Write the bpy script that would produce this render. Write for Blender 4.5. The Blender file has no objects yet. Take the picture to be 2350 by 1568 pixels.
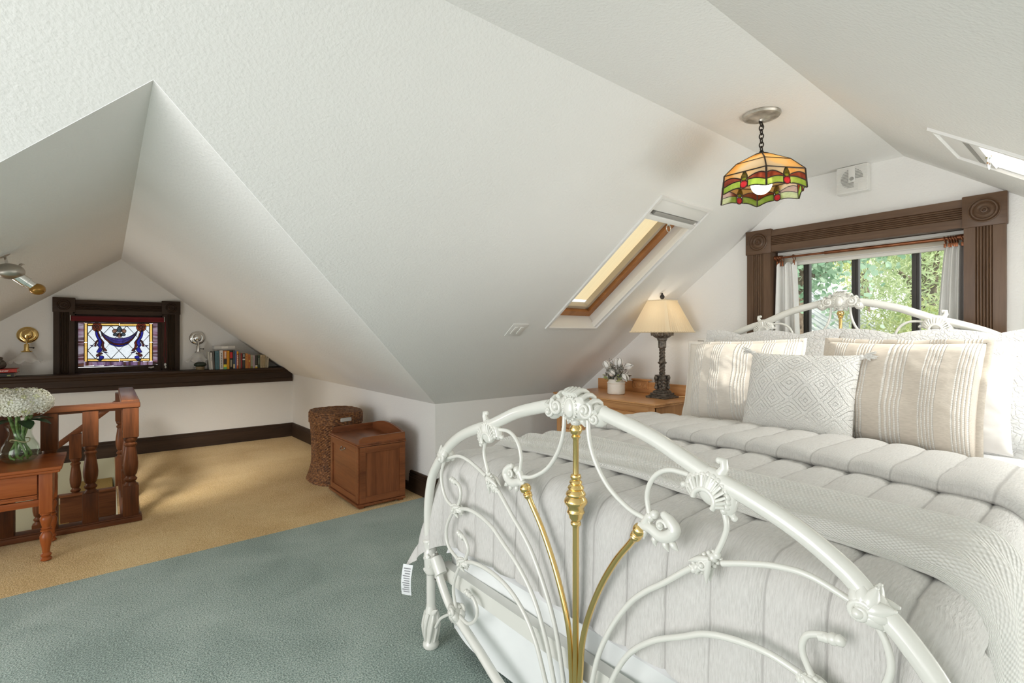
import bpy, bmesh, math, random
from mathutils import Vector, Matrix, noise
from mathutils.geometry import tessellate_polygon

S = bpy.context.scene
COL = S.collection
PI = math.pi

# ------------------------------------------------------------------ camera
# level camera, focal length and principal point solved from the vanishing points
H = 1.27                                   # camera height in metres
FPX, CX, CY = 1150.0, 1175.0, 771.3        # pixels of a 2350 x 1568 frame
FW = Vector((0.6286, 0.7777))              # forward on the floor (X to the bed-head wall, Y to the alcove)
RT = Vector((0.7777, -0.6286))
cam_d = bpy.data.cameras.new('camera')
cam = bpy.data.objects.new('camera', cam_d)
COL.objects.link(cam)
cam_d.sensor_fit = 'HORIZONTAL'; cam_d.sensor_width = 36.0
cam_d.lens = 36.0 * FPX / 2350.0
cam_d.shift_y = -(784.0 - CY) / 2350.0
cam_d.clip_start = 0.05
cam.location = (0, 0, H)
cam.rotation_euler = (PI / 2, 0, math.atan2(FW.y, FW.x) - PI / 2)
S.camera = cam

# ------------------------------------------------------------------ light
world = bpy.data.worlds.new('world'); S.world = world
world.use_nodes = True
wn = world.node_tree
wn.nodes['Background'].inputs[0].default_value = (0.97, 0.985, 1.0, 1)
wn.nodes['Background'].inputs[1].default_value = 1.9

sun_d = bpy.data.lights.new('sun', 'SUN'); sun_d.energy = 4.2; sun_d.angle = 0.012
sun_d.color = (1.0, 0.93, 0.82)
sun = bpy.data.objects.new('sun', sun_d); COL.objects.link(sun)
sun.location = (0, -6, 6)
sun.rotation_euler = Vector((0.0, 1.0, -.62)).to_track_quat('-Z', 'Y').to_euler()

def area_lamp(name, loc, to, sx, sy, power, col):
    d = bpy.data.lights.new(name, 'AREA'); d.shape = 'RECTANGLE'; d.size = sx; d.size_y = sy; d.energy = power; d.color = col
    o = bpy.data.objects.new(name, d); COL.objects.link(o); o.location = loc
    o.rotation_euler = (Vector(to) - Vector(loc)).to_track_quat('-Z', 'Z').to_euler(); return o
# sky light through the roof window right of the bed; the other four are
# unseen fill lamps added to brighten the room and the alcove
WD = (1.0, .985, .96)
area_lamp('roof_window_daylight', (2.705, -.16, 1.98), (2.705, .85, .53), .42, .85, 23, WD)
area_lamp('bed_head_fill', (3.0, -1.28, .62), (2.0, 3.4, .7), 1.0, 1.1, 12, WD)  # added fill, out of view right of the bed head
area_lamp('bed_side_fill', (2.3, -1.28, .62), (2.3, 2.0, 1.4), 2.2, 1.1, 26, WD)  # added wide fill along the unseen right side of the bed
area_lamp('back_fill', (-3.6, .8, 1.2), (3.0, 1.0, 1.2), 4.5, 2.4, 128, WD)  # large added fill behind the camera
area_lamp('stair_fill', (-1.5, 4.9, 1.0), (1.6, 5.0, .7), 1.8, .7, 34, (1.0, .97, .92))  # added fill for the alcove, unseen to its left

S.view_settings.view_transform = 'Standard'
S.view_settings.look = 'None'
S.view_settings.gamma = 1.0
S.view_settings.use_curve_mapping = False
S.view_settings.exposure = 0.1
S.cycles.use_denoising = True
S.cycles.max_bounces = 12
S.cycles.diffuse_bounces = 7
S.cycles.glossy_bounces = 4
S.cycles.transmission_bounces = 8
S.cycles.transparent_max_bounces = 16
S.cycles.sample_clamp_indirect = 6.0
S.cycles.caustics_reflective = False
S.cycles.caustics_refractive = False

# ------------------------------------------------------------------ pixel -> place
def ray(u, v):
    r = (u - CX) / FPX
    d = FW + RT * r
    return Vector((d.x, d.y, (CY - v) / FPX))
def onX(u, v, X):
    d = ray(u, v); t = X / d.x
    return Vector((X, d.y * t, H + d.z * t))
def onY(u, v, Y):
    d = ray(u, v); t = Y / d.y
    return Vector((d.x * t, Y, H + d.z * t))
def onZ(u, v, Z):
    d = ray(u, v); t = (Z - H) / d.z
    return Vector((d.x * t, d.y * t, Z))
def onP(u, v, p0, n):
    d = ray(u, v); o = Vector((0, 0, H))
    t = (Vector(p0) - o).dot(n) / d.dot(n)
    return o + d * t

# ------------------------------------------------------------------ materials
MATS = {}
def _new(name):
    m = bpy.data.materials.new(name); m.use_nodes = True
    nt = m.node_tree
    b = nt.nodes['Principled BSDF']
    MATS[name] = m
    return m, nt, b
def _n(nt, t, **kw):
    n = nt.nodes.new(t)
    for k, v in kw.items():
        if k in n.inputs: n.inputs[k].default_value = v
        else: setattr(n, k, v)
    return n
def _coord(nt, scale=(1, 1, 1), kind='Object'):
    tc = nt.nodes.new('ShaderNodeTexCoord')
    mp = nt.nodes.new('ShaderNodeMapping'); mp.inputs['Scale'].default_value = scale
    nt.links.new(tc.outputs[kind], mp.inputs['Vector'])
    return mp.outputs[0]
def _ramp(nt, fac, stops):
    r = nt.nodes.new('ShaderNodeValToRGB')
    while len(r.color_ramp.elements) < len(stops): r.color_ramp.elements.new(0.5)
    for e, (p, c) in zip(r.color_ramp.elements, stops):
        e.position = p; e.color = (*c, 1)
    nt.links.new(fac, r.inputs[0])
    return r.outputs[0]
def _bump(nt, b, h, strength, dist=0.01):
    bp = nt.nodes.new('ShaderNodeBump')
    bp.inputs['Strength'].default_value = strength; bp.inputs['Distance'].default_value = dist
    nt.links.new(h, bp.inputs['Height']); nt.links.new(bp.outputs[0], b.inputs['Normal'])
def plain(name, col, rough=0.5, metal=0.0, spec=0.5, coat=0.0):
    m, nt, b = _new(name)
    b.inputs['Base Color'].default_value = (*col, 1)
    b.inputs['Roughness'].default_value = rough; b.inputs['Metallic'].default_value = metal
    b.inputs['Specular IOR Level'].default_value = spec
    if coat: b.inputs['Coat Weight'].default_value = coat; b.inputs['Coat Roughness'].default_value = 0.08
    return m
def noisy(name, c1, c2, scale=40, rough=0.7, bump=0.2, dist=0.004, metal=0.0, stretch=(1, 1, 1), detail=3, spec=0.4, lo=0.35, hi=0.65, coat=0.0):
    m, nt, b = _new(name)
    v = _coord(nt, stretch)
    nz = _n(nt, 'ShaderNodeTexNoise', Scale=scale, Detail=detail); nt.links.new(v, nz.inputs['Vector'])
    nt.links.new(_ramp(nt, nz.outputs[0], [(lo, c1), (hi, c2)]), b.inputs['Base Color'])
    b.inputs['Roughness'].default_value = rough; b.inputs['Metallic'].default_value = metal
    b.inputs['Specular IOR Level'].default_value = spec
    if bump: _bump(nt, b, nz.outputs[0], bump, dist)
    if coat: b.inputs['Coat Weight'].default_value = coat; b.inputs['Coat Roughness'].default_value = 0.1
    return m
def wood(name, c1, c2, axis=0, rough=0.35, scale=14, coat=0.1, mid=None, spec=0.28):
    m, nt, b = _new(name)
    st = [1, 1, 1]; st[axis] = 0.09
    v = _coord(nt, tuple(st))
    n1 = _n(nt, 'ShaderNodeTexNoise', Scale=scale * 0.6, Detail=4, Distortion=1.2); nt.links.new(v, n1.inputs['Vector'])
    n2 = _n(nt, 'ShaderNodeTexNoise', Scale=scale * 7, Detail=2); nt.links.new(v, n2.inputs['Vector'])
    mx = _n(nt, 'ShaderNodeMath', operation='MULTIPLY_ADD'); mx.inputs[1].default_value = 0.35
    nt.links.new(n2.outputs[0], mx.inputs[0]); nt.links.new(n1.outputs[0], mx.inputs[2])
    stops = [(0.42, c1), (0.9, c2)] if mid is None else [(0.42, c1), (0.65, mid), (0.9, c2)]
    nt.links.new(_ramp(nt, mx.outputs[0], stops), b.inputs['Base Color'])
    b.inputs['Roughness'].default_value = rough
    b.inputs['Specular IOR Level'].default_value = spec
    b.inputs['Coat Weight'].default_value = coat; b.inputs['Coat Roughness'].default_value = 0.15
    _bump(nt, b, n2.outputs[0], 0.08, 0.002)
    return m
def glassy(name, col, streak=None, scale=30, rough=0.15, trans=0.5, axis=None):
    """tinted art glass: part clear, part milky, no emission"""
    m, nt, b = _new(name)
    nt.nodes.remove(b)
    out = nt.nodes['Material Output']
    tr = nt.nodes.new('ShaderNodeBsdfTransparent'); tl = nt.nodes.new('ShaderNodeBsdfTranslucent')
    gl = nt.nodes.new('ShaderNodeBsdfGlossy'); gl.inputs['Roughness'].default_value = rough
    gl.inputs[0].default_value = (1, 1, 1, 1)
    mix = nt.nodes.new('ShaderNodeMixShader'); mix.inputs[0].default_value = 1 - trans
    mix2 = nt.nodes.new('ShaderNodeMixShader'); mix2.inputs[0].default_value = 0.04
    if streak:
        st = [1, 1, 1]
        if axis is not None: st[axis] = 0.12
        v = _coord(nt, tuple(st))
        nz = _n(nt, 'ShaderNodeTexNoise', Scale=scale, Detail=4, Distortion=0.8); nt.links.new(v, nz.inputs['Vector'])
        c = _ramp(nt, nz.outputs[0], [(0.3 + 0.4 * i / max(1, len(streak) - 1), s) for i, s in enumerate(streak)])
        nt.links.new(c, tr.inputs[0]); nt.links.new(c, tl.inputs[0])
    else:
        tr.inputs[0].default_value = (*col, 1); tl.inputs[0].default_value = (*col, 1)
    nt.links.new(tr.outputs[0], mix.inputs[1]); nt.links.new(tl.outputs[0], mix.inputs[2])
    nt.links.new(mix.outputs[0], mix2.inputs[1]); nt.links.new(gl.outputs[0], mix2.inputs[2])
    nt.links.new(mix2.outputs[0], out.inputs[0])
    return m
def clear_glass(name, tint=(1, 1, 1), refl=0.06):
    m, nt, b = _new(name); nt.nodes.remove(b)
    out = nt.nodes['Material Output']
    tr = nt.nodes.new('ShaderNodeBsdfTransparent'); tr.inputs[0].default_value = (*tint, 1)
    gl = nt.nodes.new('ShaderNodeBsdfGlossy'); gl.inputs['Roughness'].default_value = 0.02
    lw = nt.nodes.new('ShaderNodeLayerWeight'); lw.inputs[0].default_value = 0.25
    pw_ = _n(nt, 'ShaderNodeMath', operation='POWER'); pw_.inputs[1].default_value = 2.5; nt.links.new(lw.outputs['Facing'], pw_.inputs[0])
    sc_ = _n(nt, 'ShaderNodeMath', operation='MULTIPLY_ADD'); sc_.inputs[1].default_value = 0.35; sc_.inputs[2].default_value = refl * 0.5; nt.links.new(pw_.outputs[0], sc_.inputs[0])
    mix = nt.nodes.new('ShaderNodeMixShader')
    nt.links.new(sc_.outputs[0], mix.inputs[0])
    nt.links.new(tr.outputs[0], mix.inputs[1]); nt.links.new(gl.outputs[0], mix.inputs[2])
    nt.links.new(mix.outputs[0], out.inputs[0])
    return m
def cloth(name, c1, c2, weave=(220, 220, 220), bump=0.25, dist=0.002, wave=None, rough=0.95, mottled=5.0, kind='Object', sub=0.0):
    m, nt, b = _new(name)
    v = _coord(nt, (1, 1, 1), kind)
    big = _n(nt, 'ShaderNodeTexNoise', Scale=mottled, Detail=2); nt.links.new(v, big.inputs['Vector'])
    nt.links.new(_ramp(nt, big.outputs[0], [(0.35, c1), (0.65, c2)]), b.inputs['Base Color'])
    b.inputs['Roughness'].default_value = rough; b.inputs['Specular IOR Level'].default_value = 0.15
    b.inputs['Sheen Weight'].default_value = 0.15
    v2 = _coord(nt, weave, kind)
    nz = _n(nt, 'ShaderNodeTexNoise', Scale=1.0, Detail=2); nt.links.new(v2, nz.inputs['Vector'])
    _bump(nt, b, nz.outputs[0], bump, dist)
    return m

m, nt, b = _new('plaster')
v = _coord(nt)
n1 = _n(nt, 'ShaderNodeTexNoise', Scale=85, Detail=2); nt.links.new(v, n1.inputs['Vector'])
n2 = _n(nt, 'ShaderNodeTexNoise', Scale=1.3, Detail=2); nt.links.new(v, n2.inputs['Vector'])
nt.links.new(_ramp(nt, n2.outputs[0], [(0.3, (0.815, 0.805, 0.785)), (0.7, (0.84, 0.83, 0.81))]), b.inputs['Base Color'])
b.inputs['Roughness'].default_value = 0.75; b.inputs['Specular IOR Level'].default_value = 0.2
_bump(nt, b, n1.outputs[0], 0.35, 0.006)

def carpet(name, c1, c2, c3):
    m, nt, b = _new(name)
    v = _coord(nt)
    n1 = _n(nt, 'ShaderNodeTexNoise', Scale=150, Detail=3); nt.links.new(v, n1.inputs['Vector'])
    n2 = _n(nt, 'ShaderNodeTexNoise', Scale=2.2, Detail=3, Distortion=0.6); nt.links.new(v, n2.inputs['Vector'])
    mx = _n(nt, 'ShaderNodeMath', operation='MULTIPLY_ADD'); mx.inputs[1].default_value = 0.75
    ad = _n(nt, 'ShaderNodeMath', operation='MULTIPLY'); ad.inputs[1].default_value = 0.26
    nt.links.new(n2.outputs[0], ad.inputs[0])
    nt.links.new(n1.outputs[0], mx.inputs[0]); nt.links.new(ad.outputs[0], mx.inputs[2])
    nt.links.new(_ramp(nt, mx.outputs[0], [(0.40, c1), (0.505, c2), (0.62, c3)]), b.inputs['Base Color'])
    b.inputs['Roughness'].default_value = 1.0; b.inputs['Specular IOR Level'].default_value = 0.05
    b.inputs['Sheen Weight'].default_value = 0.2
    _bump(nt, b, n1.outputs[0], 0.7, 0.012)
carpet('carpet_green', (0.19, 0.255, 0.228), (0.335, 0.425, 0.388), (0.50, 0.575, 0.535))
carpet('carpet_cream', (0.56, 0.35, 0.125), (0.74, 0.51, 0.22), (0.83, 0.63, 0.32))
plain('well_olive', (0.52, 0.50, 0.36), 0.8)
wood('dark_wood', (0.022, 0.012, 0.007), (0.06, 0.034, 0.021), 0, 0.5, coat=0.0)
wood('dark_wood_y', (0.022, 0.012, 0.007), (0.06, 0.034, 0.021), 1, 0.5, coat=0.0)
wood('dark_wood_z', (0.022, 0.012, 0.007), (0.06, 0.034, 0.021), 2, 0.5, coat=0.0)
wood('brown_wood_y', (0.07, 0.036, 0.019), (0.145, 0.085, 0.05), 1, 0.4)
wood('brown_wood_z', (0.07, 0.036, 0.019), (0.145, 0.085, 0.05), 2, 0.4)
wood('cherry_x', (0.22, 0.05, 0.011), (0.40, 0.115, 0.03), 0, 0.3)
wood('cherry_y', (0.22, 0.05, 0.011), (0.40, 0.115, 0.03), 1, 0.3)
wood('cherry_z', (0.22, 0.05, 0.011), (0.40, 0.115, 0.03), 2, 0.3)
wood('maple_x', (0.11, 0.034, 0.012), (0.26, 0.09, 0.034), 0, 0.35)
wood('maple_y', (0.11, 0.034, 0.012), (0.26, 0.09, 0.034), 1, 0.35)
wood('maple_z', (0.11, 0.034, 0.012), (0.26, 0.09, 0.034), 2, 0.35)
wood('oak_y', (0.46, 0.215, 0.075), (0.68, 0.37, 0.165), 1, 0.35)
wood('oak_z', (0.40, 0.18, 0.06), (0.60, 0.31, 0.13), 2, 0.35)
wood('rail_wood_x', (0.06, 0.02, 0.009), (0.18, 0.065, 0.025), 0, 0.4, coat=0.03, spec=0.15)
wood('rail_wood_y', (0.06, 0.02, 0.009), (0.18, 0.065, 0.025), 1, 0.35, coat=0.3)
wood('rail_wood_z', (0.035, 0.013, 0.006), (0.15, 0.05, 0.017), 2, 0.42, coat=0.03, spec=0.12)
plain('white_trim', (0.80, 0.79, 0.77), 0.45)
plain('white_plastic', (0.78, 0.77, 0.74), 0.4)
plain('grey_plastic', (0.35, 0.34, 0.32), 0.5)
plain('black', (0.012, 0.011, 0.010), 0.5)
plain('enamel', (0.73, 0.725, 0.68), 0.16, spec=0.6, coat=0.5)
plain('brass', (0.86, 0.62, 0.26), 0.14, 1.0)
plain('chrome', (0.80, 0.79, 0.77), 0.12, 1.0)
plain('satin_metal', (0.45, 0.41, 0.36), 0.35, 1.0)
noisy('aged_silver', (0.36, 0.33, 0.28), (0.70, 0.67, 0.61), 18, 0.4, 0.1, 0.002, 0.6)
plain('dark_iron', (0.05, 0.043, 0.036), 0.45, 0.7)
noisy('bronze', (0.075, 0.065, 0.055), (0.22, 0.19, 0.16), 55, 0.5, 0.25, 0.003, 0.55)
clear_glass('window_glass', (0.97, 0.98, 0.97))
clear_glass('vase_glass', (0.93, 0.96, 0.93))
plain('lead', (0.05, 0.035, 0.028), 0.5, 0.6)

# ------------------------------------------------------------------ mesh builder
class B:
    def __init__(s): s.bm = bmesh.new(); s.uv = None
    def box(s, x0, x1, y0, y1, z0, z1, bevel=0.0, M=None, seg=2):
        r = bmesh.ops.create_cube(s.bm, size=1.0)
        vs = r['verts']
        for v in vs:
            v.co = Vector((x0 + (v.co.x + .5) * (x1 - x0), y0 + (v.co.y + .5) * (y1 - y0), z0 + (v.co.z + .5) * (z1 - z0)))
        if bevel:
            es = list({e for v in vs for e in v.link_edges})
            rr = bmesh.ops.bevel(s.bm, geom=es, offset=bevel, segments=seg, profile=0.6, affect='EDGES', clamp_overlap=True)
            vs = list({v for f in rr['faces'] for v in f.verts} | {v for v in vs if v.is_valid})
        if M is not None:
            for v in vs: v.co = M @ v.co
        return s
    def lathe(s, prof, seg=24, M=None, a0=0.0, a1=2 * PI):
        M = M or Matrix.Identity(4)
        full = abs(a1 - a0) >= 2 * PI - 1e-6
        rings = []
        nn = seg if full else seg + 1
        for (r, z) in prof:
            if r < 1e-6:
                rings.append([s.bm.verts.new(M @ Vector((0, 0, z)))])
            else:
                rings.append([s.bm.verts.new(M @ Vector((r * math.cos(a0 + (a1 - a0) * i / seg), r * math.sin(a0 + (a1 - a0) * i / seg), z))) for i in range(nn)])
        for a, b_ in zip(rings, rings[1:]):
            cnt = seg
            for i in range(cnt):
                j = (i + 1) % nn
                if not full and i + 1 >= nn: continue
                try:
                    if len(a) == 1 and len(b_) == 1: continue
                    if len(a) == 1: s.bm.faces.new((a[0], b_[j], b_[i]))
                    elif len(b_) == 1: s.bm.faces.new((a[i], a[j], b_[0]))
                    else: s.bm.faces.new((a[i], a[j], b_[j], b_[i]))
                except ValueError: pass
        return s
    def tube(s, pts, rad, seg=10, closed=False, cap=True, flat=None):
        pts = [Vector(p) for p in pts]; n = len(pts)
        rads = rad if isinstance(rad, (list, tuple)) else [rad] * n
        rings = []; up = None
        for i in range(n):
            if closed: t = pts[(i + 1) % n] - pts[i - 1]
            else: t = pts[min(i + 1, n - 1)] - pts[max(i - 1, 0)]
            if t.length < 1e-9: t = Vector((0, 0, 1))
            t.normalize()
            if up is None:
                up = Vector((0, 0, 1)) if abs(t.z) < 0.9 else Vector((1, 0, 0))
            up = (up - t * up.dot(t))
            if up.length < 1e-6: up = t.orthogonal()
            up.normalize(); sd = t.cross(up)
            fl = flat or 1.0
            rings.append([s.bm.verts.new(pts[i] + (up * math.cos(2 * PI * k / seg) * rads[i] + sd * math.sin(2 * PI * k / seg) * rads[i] * fl)) for k in range(seg)])
        m_ = n if closed else n - 1
        for i in range(m_):
            a, b_ = rings[i], rings[(i + 1) % n]
            for k in range(seg):
                k2 = (k + 1) % seg
                s.bm.faces.new((a[k], a[k2], b_[k2], b_[k]))
        if cap and not closed:
            s.bm.faces.new(rings[0][::-1]); s.bm.faces.new(rings[-1])
        return s
    def ball(s, c, r, sub=2, sc=(1, 1, 1), R=None, jit=0.0, seed=0):
        rr = bmesh.ops.create_icosphere(s.bm, subdivisions=sub, radius=1.0)
        c = Vector(c)
        for v in rr['verts']:
            p = v.co.copy()
            if jit: p *= 1 + jit * noise.noise(p * 2.3 + Vector((seed, seed * 1.7, 0)))
            p = Vector((p.x * sc[0] * r, p.y * sc[1] * r, p.z * sc[2] * r))
            if R is not None: p = R @ p
            v.co = c + p
        return s
    def prism(s, poly, f0, f1):
        """poly: 2D points; f0/f1 map a 2D point to the two faces"""
        n = len(poly)
        a = [s.bm.verts.new(f0(p)) for p in poly]; b_ = [s.bm.verts.new(f1(p)) for p in poly]
        for i in range(n):
            j = (i + 1) % n
            s.bm.faces.new((a[i], a[j], b_[j], b_[i]))
        tris = tessellate_polygon([[Vector((p[0], p[1], 0)) for p in poly]])
        for t in tris:
            try:
                s.bm.faces.new([a[k] for k in t][::-1]); s.bm.faces.new([b_[k] for k in t])
            except ValueError: pass
        return s
    def sheet(s, loops, f):
        """flat polygon with holes"""
        fl = [[Vector((p[0], p[1], 0)) for p in lp] for lp in loops]
        tris = tessellate_polygon(fl)
        vs = [s.bm.verts.new(f(p)) for lp in loops for p in lp]
        for t in tris:
            try: s.bm.faces.new([vs[k] for k in t])
            except ValueError: pass
        return s
    def grid(s, nu, nv, f, closed_u=False, uv=True):
        vs = [[s.bm.verts.new(f(i / (nu if closed_u else nu), j / nv)) for j in range(nv + 1)] for i in range(nu if closed_u else nu + 1)]
        lay = s.bm.loops.layers.uv.verify() if uv else None
        for i in range(nu):
            i2 = (i + 1) % len(vs)
            for j in range(nv):
                fc = s.bm.faces.new((vs[i][j], vs[i2][j], vs[i2][j + 1], vs[i][j + 1]))
                if uv:
                    for lp, (a, b_) in zip(fc.loops, ((i, j), (i + 1, j), (i + 1, j + 1), (i, j + 1))):
                        lp[lay].uv = (a / nu, b_ / nv)
        return s
    def quad(s, *ps):
        s.bm.faces.new([s.bm.verts.new(Vector(p)) for p in ps]); return s
    def out(s, name, mat, parent=None, off=(0, 0, 0), smooth=35, label=None):
        off = Vector(off)
        if off.length > 0:
            for v in s.bm.verts: v.co -= off
        bmesh.ops.recalc_face_normals(s.bm, faces=s.bm.faces[:])
        me = bpy.data.meshes.new(name); s.bm.to_mesh(me); s.bm.free()
        if smooth:
            for p in me.polygons: p.use_smooth = True
            me.set_sharp_from_angle(angle=math.radians(smooth))
        o = bpy.data.objects.new(name, me); COL.objects.link(o)
        if mat is not None: me.materials.append(MATS[mat] if isinstance(mat, str) else mat)
        if parent is not None: o.parent = parent
        else: o.location = off
        if label: o['label'] = label
        return o
def thing(name, label, cat, loc=(0, 0, 0), rz=0.0, group=None):
    o = bpy.data.objects.new(name, None); COL.objects.link(o)
    o.location = loc; o.rotation_euler = (0, 0, rz); o.empty_display_size = 0.1
    o['label'] = label; o['category'] = cat
    if group: o['group'] = group
    return o
def tag(o, label, cat, group=None):
    o['label'] = label; o['category'] = cat
    if group: o['group'] = group
    return o
def struct(o): o['kind'] = 'structure'; return o
def catmull(pts, n=8, closed=False):
    P = [Vector(p) for p in pts]; N = len(P); out = []
    rng = N if closed else N - 1
    for i in range(rng):
        p0 = P[(i - 1) % N] if closed or i > 0 else P[0] * 2 - P[1]
        p1 = P[i]; p2 = P[(i + 1) % N]
        p3 = P[(i + 2) % N] if closed or i + 2 < N else P[-1] * 2 - P[-2]
        for k in range(n):
            t = k / n
            out.append(0.5 * ((2 * p1) + (p2 - p0) * t + (2 * p0 - 5 * p1 + 4 * p2 - p3) * t * t + (3 * p1 - p0 - 3 * p2 + p3) * t ** 3))
    if not closed: out.append(P[-1])
    return out
def copy_tree(o, parent=None):
    c = o.copy(); COL.objects.link(c); c.parent = parent
    for ch in list(o.children): copy_tree(ch, c)
    return c
def rotM(axis, deg): return Matrix.Rotation(math.radians(deg), 4, axis)
def T(x, y, z): return Matrix.Translation((x, y, z))
# ================================================================== the room shell
XW, YK, XK, ZC, YA, YB, TL, TR_, YR, XB = 3.569, 3.374, 1.967, 2.305, 0.824, 1.332, 0.7645, 0.703, -1.35, -2.4
def zL(y): return ZC - TL * (y - YB)
def zR(y): return ZC - TR_ * (YA - y)
YL, YU = 6.727, 6.95                        # ledge wall and the wall behind the ledge
RA = Vector((0.102, 1.738, 1.994)); RB = Vector((0.121, YU, 2.11))       # alcove ridge
KA = Vector((XK, YK, zL(YK))); KB = Vector((1.835, YU, 0.785))           # foot of its right slope
LA = Vector((-1.65, 3.27, zL(3.27))); LB = Vector((-1.60, YU, 0.82))     # foot of its left slope
SK_L = (2.43, 2.935, 1.668, 2.60)           # left skylight opening x0 x1 y0 y1
SK_R = (2.48, 2.93, -0.45, 0.48)
WIN = (0.562, 1.558, 0.78, 1.85)            # bed-head window opening y0 y1 z0 z1
SGW = (-0.262, 0.49, 0.885, 1.50)           # stained-glass window opening x0 x1 z0 z1
WELL = (-2.2, 0.06, 4.40, 6.70)             # stair well

def seam(x): return 3.435 + 0.030 * (x + 0.4)
bb = B()
bb.sheet([[(XB, YR), (XW, YR), (XW, YK), (XK, YK), (XK, seam(XK)), (-1.64, seam(-1.64)), (-1.64, 3.27), (XB, 3.27)]], lambda p: (p[0], p[1], 0.0))
fl = struct(bb.out('floor', 'carpet_green', smooth=0)); fl['label'] = 'sage green cut-pile carpet'
bb = B()
bb.sheet([[(-1.64, seam(-1.64) - .04), (XK, seam(XK) - .04), (XK, YK + .1), (1.84, YL), (-1.64, YL)], [(WELL[0] + .6, WELL[2]), (WELL[1], WELL[2]), (WELL[1], WELL[3]), (WELL[0] + .6, WELL[3])]], lambda p: (p[0], p[1], -.0015))
fa = struct(bb.out('floor', 'carpet_cream', smooth=0)); fa['label'] = 'cream beige cut-pile carpet of the alcove'
# stair well walls
bb = B()
x0, x1, y0, y1 = WELL[0] + .6, WELL[1], WELL[2], WELL[3]
bb.quad((x1, y1, 0), (x0 - .6, y1, 0), (x0 - .6, y1, -2.6), (x1, y1, -2.6))
bb.quad((x1, y0, 0), (x1, y1, 0), (x1, y1, -2.6), (x1, y0, -2.6))
bb.quad((x0, y0, 0), (x1, y0, 0), (x1, y0, -2.6), (x0, y0, -2.6))
bb.quad((x0 - .6, y0, 0), (x0 - .6, y1, 0), (x0 - .6, y1, -2.6), (x0 - .6, y0, -2.6))
bb.quad((x0 - .6, y0, -2.6), (x1, y0, -2.6), (x1, y1, -2.6), (x0 - .6, y1, -2.6))
o = struct(bb.out('wall_stairwell', 'well_olive', smooth=0)); o['label'] = 'olive painted walls of the stair well'

# ceilings
bb = B(); bb.quad((XB, YA, ZC), (XW, YA, ZC), (XW, YB, ZC), (XB, YB, ZC))
struct(bb.out('ceiling', 'plaster', smooth=0))
def rect(x0, x1, y0, y1): return [(x0, y0), (x1, y0), (x1, y1), (x0, y1)]
bb = B()
bb.sheet([[(XB, YB), (XW, YB), (XW, YK), (KA.x, KA.y), (RA.x, RA.y), (LA.x, LA.y), (XB, 3.27)], rect(*SK_L)], lambda p: (p[0], p[1], zL(p[1])))
o = struct(bb.out('ceiling', 'plaster', smooth=0)); o['label'] = 'sloping white ceiling with roof window, left of bed'
bb = B()
bb.sheet([[(XB, YR), (XW, YR), (XW, YA), (XB, YA)], rect(*SK_R)], lambda p: (p[0], p[1], zR(p[1])))
o = struct(bb.out('ceiling', 'plaster', smooth=0)); o['label'] = 'sloping white ceiling, right of bed'
def ruled(a, b_, c, d, nu=14, nv=14, amp=0.0):
    g = B()
    def f(u, v):
        p = a.lerp(b_, u).lerp(d.lerp(c, u), v)
        return p + Vector((0, 0, amp * noise.noise(p * 1.2)))
    g.grid(nu, nv, f, uv=False); return g
o = struct(ruled(RA, RB, KB, KA).out('ceiling', 'plaster', smooth=60)); o['label'] = 'right slope of the alcove ceiling'
o = struct(ruled(RA, RB, LB, LA).out('ceiling', 'plaster', smooth=60)); o['label'] = 'left slope of the alcove ceiling'

# walls
def pw(yz): return lambda p: (yz, p[0], p[1])
bb = B()
bb.sheet([[(YR, 0), (YK, 0), (YK, zL(YK)), (YB, ZC), (YA, ZC), (YR, zR(YR))],
          [(WIN[0], WIN[2]), (WIN[1], WIN[2]), (WIN[1], WIN[3]), (WIN[0], WIN[3])]], lambda p: (XW, p[0], p[1]))
struct(bb.out('wall_right', 'plaster', smooth=0))
bb = B(); bb.quad((XK, YK, 0), (XW, YK, 0), (XW, YK, zL(YK)), (XK, YK, zL(YK)))
o = struct(bb.out('wall_left', 'plaster', smooth=0)); o['label'] = 'low white knee wall beside the bed'
bb = B(); bb.quad((XB, 3.27, 0), (-1.65, 3.27, 0), (-1.65, 3.27, zL(3.27)), (XB, 3.27, zL(3.27)))
struct(bb.out('wall_left', 'plaster', smooth=0))
bb = B(); bb.quad((XB, YR, 0), (XW, YR, 0), (XW, YR, zR(YR)), (XB, YR, zR(YR)))
struct(bb.out('wall_near', 'plaster', smooth=0))
kc = KA.lerp(KB, (YL - YK) / (YU - YK))
bb = B(); bb.quad((XK, YK, 0), (kc.x, YL, 0), (kc.x, YL, kc.z), KA); bb.quad((kc.x, YL, 0), (KB.x, YU, 0), KB, (kc.x, YL, kc.z))
o = struct(bb.out('wall_alcove_right', 'plaster', smooth=0)); o['label'] = 'low white knee wall of the alcove'
bb = B(); bb.quad((-1.65, 3.27, 0), (-1.60, YU, 0), LB, LA)
struct(bb.out('wall_alcove_left', 'plaster', smooth=0))
bb = B(); bb.quad((-1.65, YL, 0.0), (kc.x, YL, 0.0), (kc.x, YL, 0.80), (-1.65, YL, 0.80))
o = struct(bb.out('wall_ledge', 'plaster', smooth=0)); o['label'] = 'white half wall under the dark ledge'
bb = B()
bb.sheet([[(-1.65, .6), (KB.x, .6), (KB.x, KB.z), (RB.x, RB.z), (LB.x, LB.z)], [(SGW[0], SGW[2]), (SGW[1], SGW[2]), (SGW[1], SGW[3]), (SGW[0], SGW[3])]], lambda p: (p[0], YU, p[1]))
struct(bb.out('wall_alcove_back', 'plaster', smooth=0))

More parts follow.
